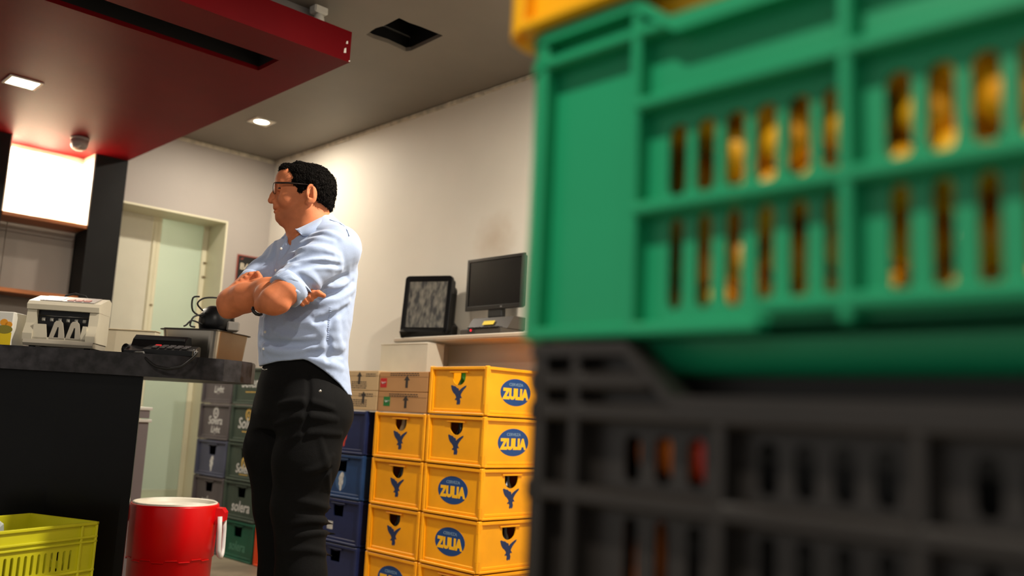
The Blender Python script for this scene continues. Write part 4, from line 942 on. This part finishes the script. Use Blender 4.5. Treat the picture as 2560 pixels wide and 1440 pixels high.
# head
HC = J(768, 474)
B.ell(HC-np.array((.004, 0, 0)), (.091, .073, .082), k=.01)
B.ell(J(783, 482), (.064, .069, .071), k=.02)
B.ell(J(724, 496), (.044, .056, .066), k=.025)
B.cone(J(713, 452, -.02), J(713, 452, .02), .030, .030, k=.03)
B.ell(J(722, 445), (.036, .060, .034), k=.02)
B.cone(J(713, 540), J(765, 525), .024, .030, k=.025)
for s in (-1, 1):
    B.cone(J(706, 545, s*.014), J(766, 522, s*.050), .015, .019, k=.018)
    B.ell(J(716, 498, s*.040), (.026, .020, .026), k=.016)
    B.cone(J(698, 455, s*.012), J(703, 456, s*.040), .010, .012, k=.012)
    B.ball(J(696, 471, s*.031), .0135, k=.008, op='s')
    B.ball(J(702, 471, s*.030), .0130, k=.002)
    B.cone(J(697, 463, s*.018), J(701, 463, s*.042), .0045, .0045, k=.006)
    B.ell(J(686, 503.5, s*.0125), (.0095, .0075, .0080), k=.004)
    B.cone(J(696, 482, s*.034), J(705, 487, s*.042), .003, .002, k=.008, op='s')
B.cone(J(700, 546), J(706, 549), .0145, .019, k=.014)
B.chain([J(697, 460), J(690, 474), J(681.5, 490), J(677.5, 500)], [.0085, .0080, .0088, .0100], k=.007)
B.ball(J(677.5, 502), .0098, k=.005)
B.cone(J(690, 507, -.008), J(690, 507, .008), .007, .007, k=.008)
B.cone(J(690, 487), J(702, 500), .011, .022, k=.010); B.ell(J(700, 508), (.016, .024, .016), k=.010)
B.ell(J(692, 518), (.013, .024, .011), k=.010)
B.ell(J(688, 521), (.0065, .020, .0042), k=.004)
B.ell(J(688.5, 529.5), (.0068, .018, .0050), k=.004)
B.ell(J(697, 537), (.012, .022, .010), k=.008)
B.ell(J(685, 525.5), (.010, .024, .0013), k=.002, op='s')
B.cone(J(686, 508.5, -.009), J(690, 508, -.009), .003, .003, k=.002, op='s')
# ears
for s in (-1, 1):
    ec = J(779, 484, s*.082)
    rm = np.array(((.96, s*.25, -.12), (s*-.25, .96, 0), (.12, 0, .99)))
    B.ell(ec, (.0195, .0085, .0345), rm, k=.006)
    B.ball(ec+np.array((-.010, s*-.004, -.031)), .0085, k=.008)
    B.ell(ec+np.array((-.001, s*.0085, .005)), (.0130, .0080, .0245), rm, k=.003, op='s')
    B.cone(ec+np.array((.004, s*.004, .020)), ec+np.array((.007, s*.003, -.012)), .0035, .0035, k=.004)
    B.ball(ec+np.array((-.005, s*.004, -.008)), .0075, k=.003, op='s')
    B.ball(ec+np.array((-.014, s*.002, -.006)), .006, k=.005)
# neck and trunk
B.chain([J(768, 530, .0), J(776, 575, .0), J(790, 625, .0)], [.060, .063, .075], k=.03)
B.cone(J(786, 512), J(792, 560), .038, .046, k=.03)
B.cone(J(735, 560), J(757, 600), .030, .045, k=.03)
B.loft([trow(y, a, b, 0, -.022) for y, a, b in TORSO[:-2]], TA, k=.04)
# arms
B.chain([SL, EL], [.058, .046], k=.03); B.chain([SR, ER], [.058, .046], k=.03)
def arm(E, W, k=.02, el=.047):
    B.chain([E, E+(W-E)*.25, E+(W-E)*.65, W], [el, .047, .038, .029], k=k)
    B.ball(E, el, k=.02)
arm(ER, WR, el=.041)
B.cone(ER, J(567, 778, -.05), .034, .021, k=.02)
arm(EL, WL, k=.006, el=.034)
B.cone(J(716, 728, -.245), J(690, 753, -.252), .043, .034, k=.015); B.cone(J(692, 758, -.25), J(656, 763, -.215), .029, .026, k=.015); B.ball(J(708, 764, -.262), .020, k=.015)
# hands
def hand(W, mid, tips, thumb, r=.0095, palm=.030):
    B.chain([W, mid], [.028, .031], k=.015)
    for base, pts in tips: B.chain([mid*.4+np.array(base)*.6, base]+pts, [.013, r+.001, r, r*.9][:len(pts)+2], k=.004)
    B.chain(thumb, [.014, .011, .0095, .008][:len(thumb)], k=.006)
# right hand, tucked under the near arm: finger ends show below the sleeve
mR = J(752, 733, -.185)
hand(WR, mR, [(J(x-17, y-15, -.215), [J(x-7, y-8, -.226), J(x, y, -.224)]) for x, y in ((788, 741), (779, 749), (768, 756), (757, 761))], [J(750, 736, -.19), J(777, 733, -.215), J(796, 733, -.232), J(809, 739, -.226)], r=.0086)
# left hand, gripping the far upper arm: four knuckles show above the forearm
mL = J(628, 704, .0)
hand(WL, mL, [(J(648-9*i, 694+5*i, -.018-.004*i), [J(637-10*i, 685+6.5*i, -.034), J(625-11*i, 685+8*i, -.040)]) for i in range(4)], [J(645, 706, -.02), J(648, 694, -.04), J(644, 684, -.045)], r=.0088)
# pelvis, legs and feet
KN = [J(748, 1265, -.085), J(694, 1255, .085)]; HPj = [J(790, 1040, -.085), J(728, 1030, .085)]
ANK = [np.array((KN[0][0]+.005, -.095, .09)), np.array((KN[1][0]+.02, .095, .09))]
B.loft([trow(930, 665, 845, 0, -.03), trow(1000, 655, 855, 0, -.03), trow(1060, 655, 850, 0, -.035)], TA, k=.02)
for h_, k_, a_ in zip(HPj, KN, ANK):
    B.chain([h_, k_, a_], [.080, .056, .040], k=.04); B.cone(a_+(0, 0, -.03), a_+np.array((-.13, -.04, -.055)), .04, .03, k=.03)
bV, bF = surface(B, .0030)
np_mesh('body', bV, bF, M_SKIN, man)
# ---- shirt
S = Sdf()
S.loft([trow(y, a, b) for y, a, b in TORSO], TA, k=.05)
S.cone(J(752, 598, .04), SR, .046, .056, k=.04); S.cone(J(815, 580, -.03), SL, .046, .058, k=.05)
S.chain([SL, SL+(CUFL-SL)*.45, CUFL], [.066, .066, .060], k=.035)
S.chain([SR, SR+(CUFR-SR)*.6, CUFR], [.060, .056, .052], k=.03)
S.cone(J(800, 566, .0), J(826, 602, -.02), .045, .064, k=.05)
# rolled cuffs: cut the sleeve ends, then a flat band
axL = (EL-SL)/np.linalg.norm(EL-SL); axR = (ER-SR)/np.linalg.norm(ER-SR)
S.half(CUFL, axL, .004, (CUFL+axL*.06, .10)); S.half(CUFR, axR, .004, (CUFR+axR*.06, .10))
# neck opening: V between the collar points
S.cone(J(764, 540, .0), J(776, 596, .0), .064, .060, k=.006, op='s')
S.cone(J(742, 586, -.035), J(752, 580, -.02), .036, .046, k=.006, op='s')
# hem: shirt tails rise over the hip
zh = [J(640, 915)[2], J(700, 906)[2], J(765, 902)[2], J(805, 930)[2], J(845, 962)[2], J(868, 988)[2], J(885, 992)[2]]
xh = [J(x, 940)[0] for x in (640, 700, 765, 805, 845, 868, 885)]
def hemcut(P): return P[:, 2]-np.interp(P[:, 0], xh, zh)
S.put(hemcut, (-.5, -.5, .6), (.5, .5, 1.15), .003, 's')
S0 = Sdf(); S0.p = list(S.p)
# folds: ridges and valleys laid on the cloth along sight lines
def fold(pts, r, lift, k=.014, op='u'):
    Q = []
    for i in range(len(pts)-1):
        for t in np.arange(6)/6: Q.append(np.array(pts[i])*(1-t)+np.array(pts[i+1])*t)
    Q.append(np.array(pts[-1])); Q = np.array(Q)
    for _ in range(6): Q[1:-1] = (Q[:-2]+2*Q[1:-1]+Q[2:])/4
    X = S0.trace(Q); X = X[(X[:, 1] < .3)]
    for _ in range(3):
        if len(X) > 2: X[1:-1] = (X[:-2]+2*X[1:-1]+X[2:])/4
    dirs = X-CAML; dirs /= np.linalg.norm(dirs, axis=1)[:, None]; X = X-dirs*lift
    m = len(X); R = [max(r*math.sin(PI*min(max((i+.6)/(m), .06), .94))**.6, r*.25) for i in range(m)]
    if m > 1: S.line(list(X), R, k, op)
RID = [[(686, 700), (720, 680), (760, 668), (800, 664), (850, 672)], [(700, 722), (735, 716), (765, 722), (782, 745)], [(712, 690), (745, 700), (768, 722), (786, 750)], [(735, 668), (780, 690), (800, 726)],
       [(722, 640), (760, 622), (810, 622), (846, 640)], [(706, 668), (740, 648), (790, 646), (850, 655)], [(700, 742), (725, 742), (746, 756)], [(780, 590), (815, 582), (850, 596)], [(755, 610), (790, 598), (830, 606)],
       [(655, 680), (668, 660), (684, 640)], [(664, 700), (676, 676), (690, 652)], [(790, 790), (830, 775), (868, 752)], [(770, 800), (800, 830), (840, 850)], [(690, 830), (720, 845), (760, 846), (800, 840)],
       [(652, 866), (690, 880), (740, 878), (780, 870)], [(775, 872), (815, 866), (858, 868)], [(770, 896), (810, 905), (850, 920)], [(665, 800), (668, 840), (662, 880)], [(812, 800), (808, 850), (806, 890)], [(840, 780), (838, 830), (850, 870)], [(720, 802), (765, 812), (806, 806)],
       [(815, 712), (845, 720), (880, 712)], [(800, 760), (845, 748), (884, 722)], [(690, 600), (684, 640), (678, 676)]]
VAL = [[(700, 690), (735, 672), (790, 656), (845, 664)], [(706, 714), (745, 710), (778, 738)], [(725, 655), (770, 634), (830, 640)], [(740, 690), (775, 706), (792, 735)], [(786, 806), (830, 795), (866, 770)], [(690, 858), (740, 862), (790, 856)],
       [(770, 884), (810, 884), (856, 890)], [(790, 735), (830, 700), (868, 690)], [(806, 740), (850, 735), (884, 706)], [(650, 846), (690, 862), (730, 862)], [(820, 830), (822, 870), (820, 900)]]
for q in RID: fold(q, .0095, -.0062, .018)
fold([(736, 588), (722, 606), (710, 626), (702, 646)], .011, .002, .004, 's'); fold([(728, 600), (716, 622), (706, 642)], .008, .004, .003, 's')
fold([(722, 590), (710, 610), (700, 634), (694, 660)], .006, -.002, .005)
for q in VAL: fold(q, .0085, .0040, .014, 's')
# placket strip with its shadow line
PLK = S0.trace([(706, 640), (697, 680), (668, 800), (662, 840), (658, 880), (658, 900)])
def shirt_post(P, d): return d+.0012*vnoise(P, 70, 2)+.0007*vnoise(P, 170, 5)
sV, sF = surface(S, .0034, shirt_post)
shirt = np_mesh('shirt', sV, sF, M_SHIRT, man)
# collar: a folded band around the neck with two points
def strip(lines, th, name, m, parent, sub=4):
    """surface through parallel polylines, given thickness"""
    G = np.array([[np.array(p) for p in l] for l in lines]); nr, nc_ = G.shape[:2]
    def cr(p0, p1, p2, p3, t): return .5*((2*p1)+(-p0+p2)*t+(2*p0-5*p1+4*p2-p3)*t*t+(-p0+3*p1-3*p2+p3)*t**3)
    rows = []
    for r in range(nr):
        L_ = G[r]; o = []
        for i in range(nc_-1):
            p0 = L_[max(i-1, 0)]; p3 = L_[min(i+2, nc_-1)]
            for t in range(sub): o.append(cr(p0, L_[i], L_[i+1], p3, t/sub))
        o.append(L_[-1]); rows.append(o)
    G = np.array(rows); nr, nc_ = G.shape[:2]
    du = np.gradient(G, axis=1); dv = np.gradient(G, axis=0); N_ = np.cross(du, dv); N_ /= np.linalg.norm(N_, axis=2)[..., None]+1e-9
    A = (G+N_*th/2).reshape(-1, 3); Bq = (G-N_*th/2).reshape(-1, 3); n_ = len(A); Fs = []
    ix = lambda r, c: r*nc_+c
    for r in range(nr-1):
        for c in range(nc_-1):
            Fs.append((ix(r, c), ix(r, c+1), ix(r+1, c+1), ix(r+1, c))); Fs.append((n_+ix(r, c), n_+ix(r+1, c), n_+ix(r+1, c+1), n_+ix(r, c+1)))
    ed = [(ix(0, c), ix(0, c+1)) for c in range(nc_-1)]+[(ix(nr-1, c+1), ix(nr-1, c)) for c in range(nc_-1)]+[(ix(r+1, 0), ix(r, 0)) for r in range(nr-1)]+[(ix(r, nc_-1), ix(r+1, nc_-1)) for r in range(nr-1)]
    Fs += [(b_, a_, n_+a_, n_+b_) for a_, b_ in ed]
    return MB().add(np.concatenate((A, Bq)), Fs, smooth=True).build(name, m, parent)
near_top = [J(829, 534, .045), J(822, 536, -.02), J(800, 545, -.062), J(770, 560, -.078), J(746, 571, -.072), J(738, 573, -.066)]
near_mid = [J(838, 545, .05), J(830, 548, -.03), J(806, 558, -.080), J(775, 573, -.092), J(752, 581, -.086), J(745, 578, -.082)]
near_bot = [J(846, 554, .05), J(838, 560, -.035), J(812, 570, -.088), J(782, 585, -.100), J(760, 590, -.098), J(753, 585, -.094)]
strip([near_top, near_mid, near_bot], .003, 'collar', M_SHIRT, shirt)
far_top = [J(829, 534, .045), J(800, 545, .07), J(765, 565, .07), J(738, 575, .050), J(722, 580, .01)]
far_bot = [J(846, 552, .05), J(806, 560, .09), J(762, 578, .09), J(726, 592, .06), J(704, 596, -.01)]
strip([far_top, [(a+b)/2+np.array((0, .004, 0)) for a, b in zip(far_top, far_bot)], far_bot], .003, 'collar', M_SHIRT, shirt)
# cuffs
def cuff(C, ax, r, w, name='cuff'):
    ax = ax/np.linalg.norm(ax); u = np.cross(ax, (0, 0, 1)); u /= np.linalg.norm(u); w_ = np.cross(ax, u)
    M = Matrix(((u[0], w_[0], ax[0], C[0]), (u[1], w_[1], ax[1], C[1]), (u[2], w_[2], ax[2], C[2]), (0, 0, 0, 1)))
    MB().lathe([(r-.012, w*.5-.002), (r-.002, w*.5), (r+.001, w*.5-.004), (r+.003, -w*.1), (r+.0045, -w*.46), (r-.003, -w*.5)], 36, M=M, cap=False).build(name, M_SHIRT, shirt)
cuff(CUFL-axL*.018, axL, .0600, .044); cuff(CUFR-axR*.012, axR, .0515, .032)
# buttons
for (x, y) in ((703, 622), (690, 676), (663, 830), (659, 872)):
    X = S.trace([(x, y)])[0]; d = (CAML-X)/np.linalg.norm(CAML-X); q = Vector(d).to_track_quat('Z', 'Y').to_matrix().to_4x4()
    MB().lathe([(.0045, -.002), (.0048, .0012), (.003, .0020), (0, .0016)], 12, M=T(*X)@q).build('button', mat('pearl_button', (228, 226, 220), .3), shirt)
# side seam of stitched puckers
sp = S.trace([(826-.9*i*.6, 770+5*i) for i in range(18)])
for i in range(0, 17, 1):
    MB().tube([sp[i]+(-.004, -.001, 0), sp[i]+(.004, -.001, .002)], .0011, 5).build('seam_stitch', M_SHIRT, shirt)
sl_ = S.trace([(824, 549), (836, 553), (848, 557), (860, 565), (868, 576), (873, 590)]); MB().tube([p-(p-CAML)/np.linalg.norm(p-CAML)*.0022 for p in sl_], .0010, 5).build('shoulder_seam', mat('darker_seam_thread', (120, 136, 170), .9), shirt)  # seam drawn as a thread darker than the shirt

# ---- trousers, belt, shoes
Tr = Sdf()
Tr.loft([trow(890, 662, 850), trow(930, 652, 856), trow(960, 643, 861), (trow(1000, 636, 872)), trow(1040, 630, 872), trow(1075, 632, 858)], TA, k=.03, asp=(1.12, .86))
Tr.chain([J(785, 1040, -.085), J(765, 1150, -.09), KN[0], J(752, 1440, -.09), ANK[0]+(0, 0, .0)], [.112, .104, .086, .078, .075], k=.03)
Tr.chain([J(716, 1030, .08), J(690, 1120, .06), J(700, 1260, .07), J(708, 1440, .08), ANK[1]], [.108, .102, .084, .078, .075], k=.03)
Tr.ell(J(814, 1034, .03), (.080, .12, .09), k=.05); Tr.ell(J(808, 1030, -.07), (.080, .09, .09), k=.05)
Tr.half((0, 0, .045), (0, 0, -1), .004)
T0 = Sdf(); T0.p = list(Tr.p)
S_keep = S0; S0_ = S; 
def tfold(pts, r, lift, k, op):
    Q = []
    for i in range(len(pts)-1):
        for t in np.arange(6)/6: Q.append(np.array(pts[i])*(1-t)+np.array(pts[i+1])*t)
    Q.append(np.array(pts[-1])); Q = np.array(Q)
    for _ in range(6): Q[1:-1] = (Q[:-2]+2*Q[1:-1]+Q[2:])/4
    X = T0.trace(Q); d = X-CAML; d /= np.linalg.norm(d, axis=1)[:, None]; X = X-d*lift; m = len(X)
    Tr.line(list(X), [max(r*math.sin(PI*min(max((i+.6)/m, .06), .94))**.6, r*.3) for i in range(m)], k, op)
for q in ([(700, 1010), (760, 1000), (830, 1020)], [(690, 1060), (760, 1040), (840, 1050)], [(720, 1100), (780, 1080), (850, 1085)], [(760, 1180), (800, 1170), (830, 1140)], [(740, 1250), (790, 1260), (826, 1270)], [(720, 1310), (780, 1300), (832, 1310)], [(730, 1345), (790, 1330), (838, 1335)], [(715, 1380), (770, 1370), (830, 1390)], [(800, 1100), (815, 1160), (822, 1230)]): tfold(q, .009, -.005, .014, 'u')
for q in ([(700, 1030), (770, 1018), (840, 1035)], [(745, 1280), (790, 1282), (828, 1290)], [(725, 1328), (785, 1315), (836, 1322)], [(775, 1200), (806, 1190), (828, 1170)], [(770, 935), (772, 980), (766, 1030), (758, 1100)]): tfold(q, .008, .003, .010, 's')
tV, tF = surface(Tr, .0045, lambda P, d: d+.0012*vnoise(P, 60, 9))
tro = np_mesh('trousers', tV, tF, M_TROUS, man)
bl = []
for i in range(40):
    a = 2*PI*i/40; r0 = trow(918, 652, 866, 0); u = (r0[3]*1.12+.006)*math.cos(a); v = (r0[3]*.86+.006)*math.sin(a)
    bl.append((r0[1]+math.cos(TA)*u-math.sin(TA)*v, math.sin(TA)*u+math.cos(TA)*v, r0[2]))
mbb = MB(); n_ = 40; vv = []
for z_, dr in ((-.018, 1.0), (-.018, 1.025), (.018, 1.025), (.018, 1.0)):
    c0 = np.mean(bl, 0)
    for p_ in bl: vv.append((c0[0]+(p_[0]-c0[0])*dr, c0[1]+(p_[1]-c0[1])*dr, p_[2]+z_))
mbb.add(vv, [(k*n_+i, k*n_+(i+1) % n_, ((k+1) % 4)*n_+(i+1) % n_, ((k+1) % 4)*n_+i) for k in range(4) for i in range(n_)], smooth=False); belt = mbb.build('belt', mat('black_leather', (16, 15, 15), .4), man)
X = Tr.trace([(800, 978)])[0]; MB().lathe([(.0055, -.002), (.0055, .001), (.003, .003), (0, .003)], 12, M=T(*X)@Vector((CAML-X)).to_track_quat('Z', 'Y').to_matrix().to_4x4()).build('rivet', mat('steel_rivet', (190, 186, 180), .3, metal=1), tro)
X = J(655, 922, -.165); MB().tube([X, X+(.008, -.006, -.003), X+(.016, -.012, -.001)], .0012, 6).build('buckle', MATS['steel_rivet'], belt)
for a_ in ANK:
    sh_ = Sdf(); sh_.cone((a_[0]+.03, a_[1]+.01, .05), (a_[0]-.15, a_[1]-.05, .042), .045, .040, k=.01); sh_.cone((a_[0], a_[1], .06), (a_[0], a_[1], .12), .05, .055, k=.02); sh_.half((0, 0, .004), (0, 0, -1), .003)
    v_, f_ = surface(sh_, .006); np_mesh('shoe', v_, f_, mat('black_shoe_leather', (14, 13, 13), .4), man)

# ---- hair
Hh = Sdf()
Hh.ell(J(768, 468), (.0945, .079, .083), k=.02); Hh.ell(J(788, 478), (.064, .075, .078), k=.03); Hh.ell(J(738, 438), (.046, .063, .030), k=.02); Hh.ell(J(797, 504), (.044, .064, .048), k=.03); Hh.ell(J(811, 514), (.020, .050, .026), k=.02)
Hh.cone(J(709, 426, -.03), J(716, 423, .03), .0155, .0155, k=.015); Hh.cone(J(718, 425), J(748, 420), .016, .021, k=.02)
# cleared: the face, temple and neck
Hh.ell(J(690, 508), (.088, .12, .100), k=.006, op='s')
Hh.ell(J(694, 458), (.050, .12, .041), k=.006, op='s')
for s in (-1, 1):
    Hh.ell(J(768, 514, s*.08), (.032, .05, .060), k=.006, op='s')
    Hh.ell(J(776, 536, s*.07), (.050, .05, .046), k=.006, op='s')
    Hh.ell(J(716, 441, s*.075), (.022, .03, .022), k=.006, op='s')
Hh.cone(J(778, 566, -.1), J(778, 566, .1), .054, .054, k=.008, op='s'); Hh.half(J(830, 530), (-.35, 0, -1), .004)
def curls(P, d): return d-.0030*vnoise(P, 200, 4)-.002*vnoise(P, 420, 8)+.001
hV, hF = surface(Hh, .0024, curls)
hair = np_mesh('hair', hV, hF, M_HAIR, man)
rs = np.random.RandomState(2)
me_ = hair.data; nv_ = len(me_.vertices); co_ = np.empty(nv_*3, np.float32); me_.vertices.foreach_get('co', co_); co_ = co_.reshape(-1, 3)
no_ = np.empty(nv_*3, np.float32); me_.vertices.foreach_get('normal', no_); no_ = no_.reshape(-1, 3)
tuft = MB(); hc_ = J(772, 470)
pick = rs.choice(nv_, 9000, replace=False)
for i in pick:                              # short wavy locks combed back and down
    p0 = co_[i].astype(float); nn = no_[i].astype(float)
    if nn@(p0-hc_) < 0: continue
    cmb = np.array((.8, 0, -.55+.6*max(0, (hc_[0]-p0[0])/.1)))+rs.normal(0, .55, 3); cmb -= nn*(cmb@nn); cmb /= np.linalg.norm(cmb)+1e-6
    l_ = rs.uniform(.006, .014); lift = rs.uniform(.05, .35)
    sd_ = np.cross(nn, cmb)*rs.choice((-1, 1)); p1 = p0+cmb*l_*.5+nn*l_*lift*.6; p2 = p0+cmb*l_*.8+sd_*l_*.28+nn*l_*lift*.45; p3 = p0+cmb*l_*.85+sd_*l_*.55+nn*l_*lift*.1
    tuft.tube([p0-nn*.001, p1, p2, p3], [.0010, .0010, .0008, .0003], 3)
tuft.build('locks', M_HAIR, hair, kind='stuff')
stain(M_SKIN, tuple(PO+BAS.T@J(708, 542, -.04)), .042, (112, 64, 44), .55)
for s in (-1, 1): MB().tube([J(695, 471, s*.0385), J(699, 470.2, s*.0432), J(705, 471.5, s*.0425)], [.0014, .0026, .0014], 8).build('eye', mat('dark_eye', (24, 14, 10), .2), man)
eb = MB()
for s in (-1, 1): eb.tube([J(694, 453, s*.012), J(698, 449, s*.028), J(706, 452, s*.046)], [.003, .0042, .002], 8).build('eyebrow', M_HAIR, man) if s < 0 else MB().tube([J(694, 453, .012), J(698, 449, .028), J(706, 452, .046)], [.003, .0042, .002], 8).build('eyebrow', M_HAIR, man)
# ---- glasses
gl_ = bpy.data.objects.new('glasses', None); COL.objects.link(gl_); gl_.parent = man
M_FRM = mat('dark_tortoise_frame', (26, 15, 10), .25)
for s in (-1, 1):
    c_ = J(688, 471, s*.034); pts = [(c_[0]-.002+.010*abs(math.cos(a))*0+.004*(math.cos(a)*s*-1), c_[1]+.027*math.cos(a), c_[2]+.019*math.sin(a)) for a in np.linspace(0, 2*PI, 24, endpoint=False)]
    MB().tube(pts, .0014, 6, closed=True).build('lens_rim', M_FRM, gl_)
    vz = [tuple(c_+np.array((-.001, 0, 0)))]+pts; MB().add(vz, [(0, 1+i, 1+(i+1) % 24) for i in range(24)], smooth=True).build('lens', mat('white_glare_glass', (255, 250, 240), .12, alpha=.5, spec=.9), gl_)  # lens whitened: the glare is put into its colour
    y0 = s*.064
    MB().tube([J(691, 457, y0), J(720, 457, s*.077), J(765, 461, s*.083), J(774, 463, s*.083), J(784, 474, s*.080)], [.0034, .0034, .0024, .0022, .0018], 7).build('temple_arm', M_FRM, gl_)
    MB().tube([c_+(0, s*.024, .015), J(691, 457, y0)], .0024, 6).build('hinge', M_FRM, gl_)
MB().tube([J(688, 466, -.009), J(685, 463, 0), J(688, 466, .009)], .0020, 6).build('bridge', M_FRM, gl_)
# dark strip under the near elbow
wb_ = B.trace([(648, 778)])[0]
q = [J(632, 768, -.205), J(632, 774, -.21), J(635, 780, -.214), J(641, 785, -.216), J(649, 787, -.216), J(656, 786, -.212)]
MB().tube(q, [.004, .0055, .0055, .0055, .005, .003], 8).build('dark_strip', mat('black_strip', (12, 12, 12), .5), man)
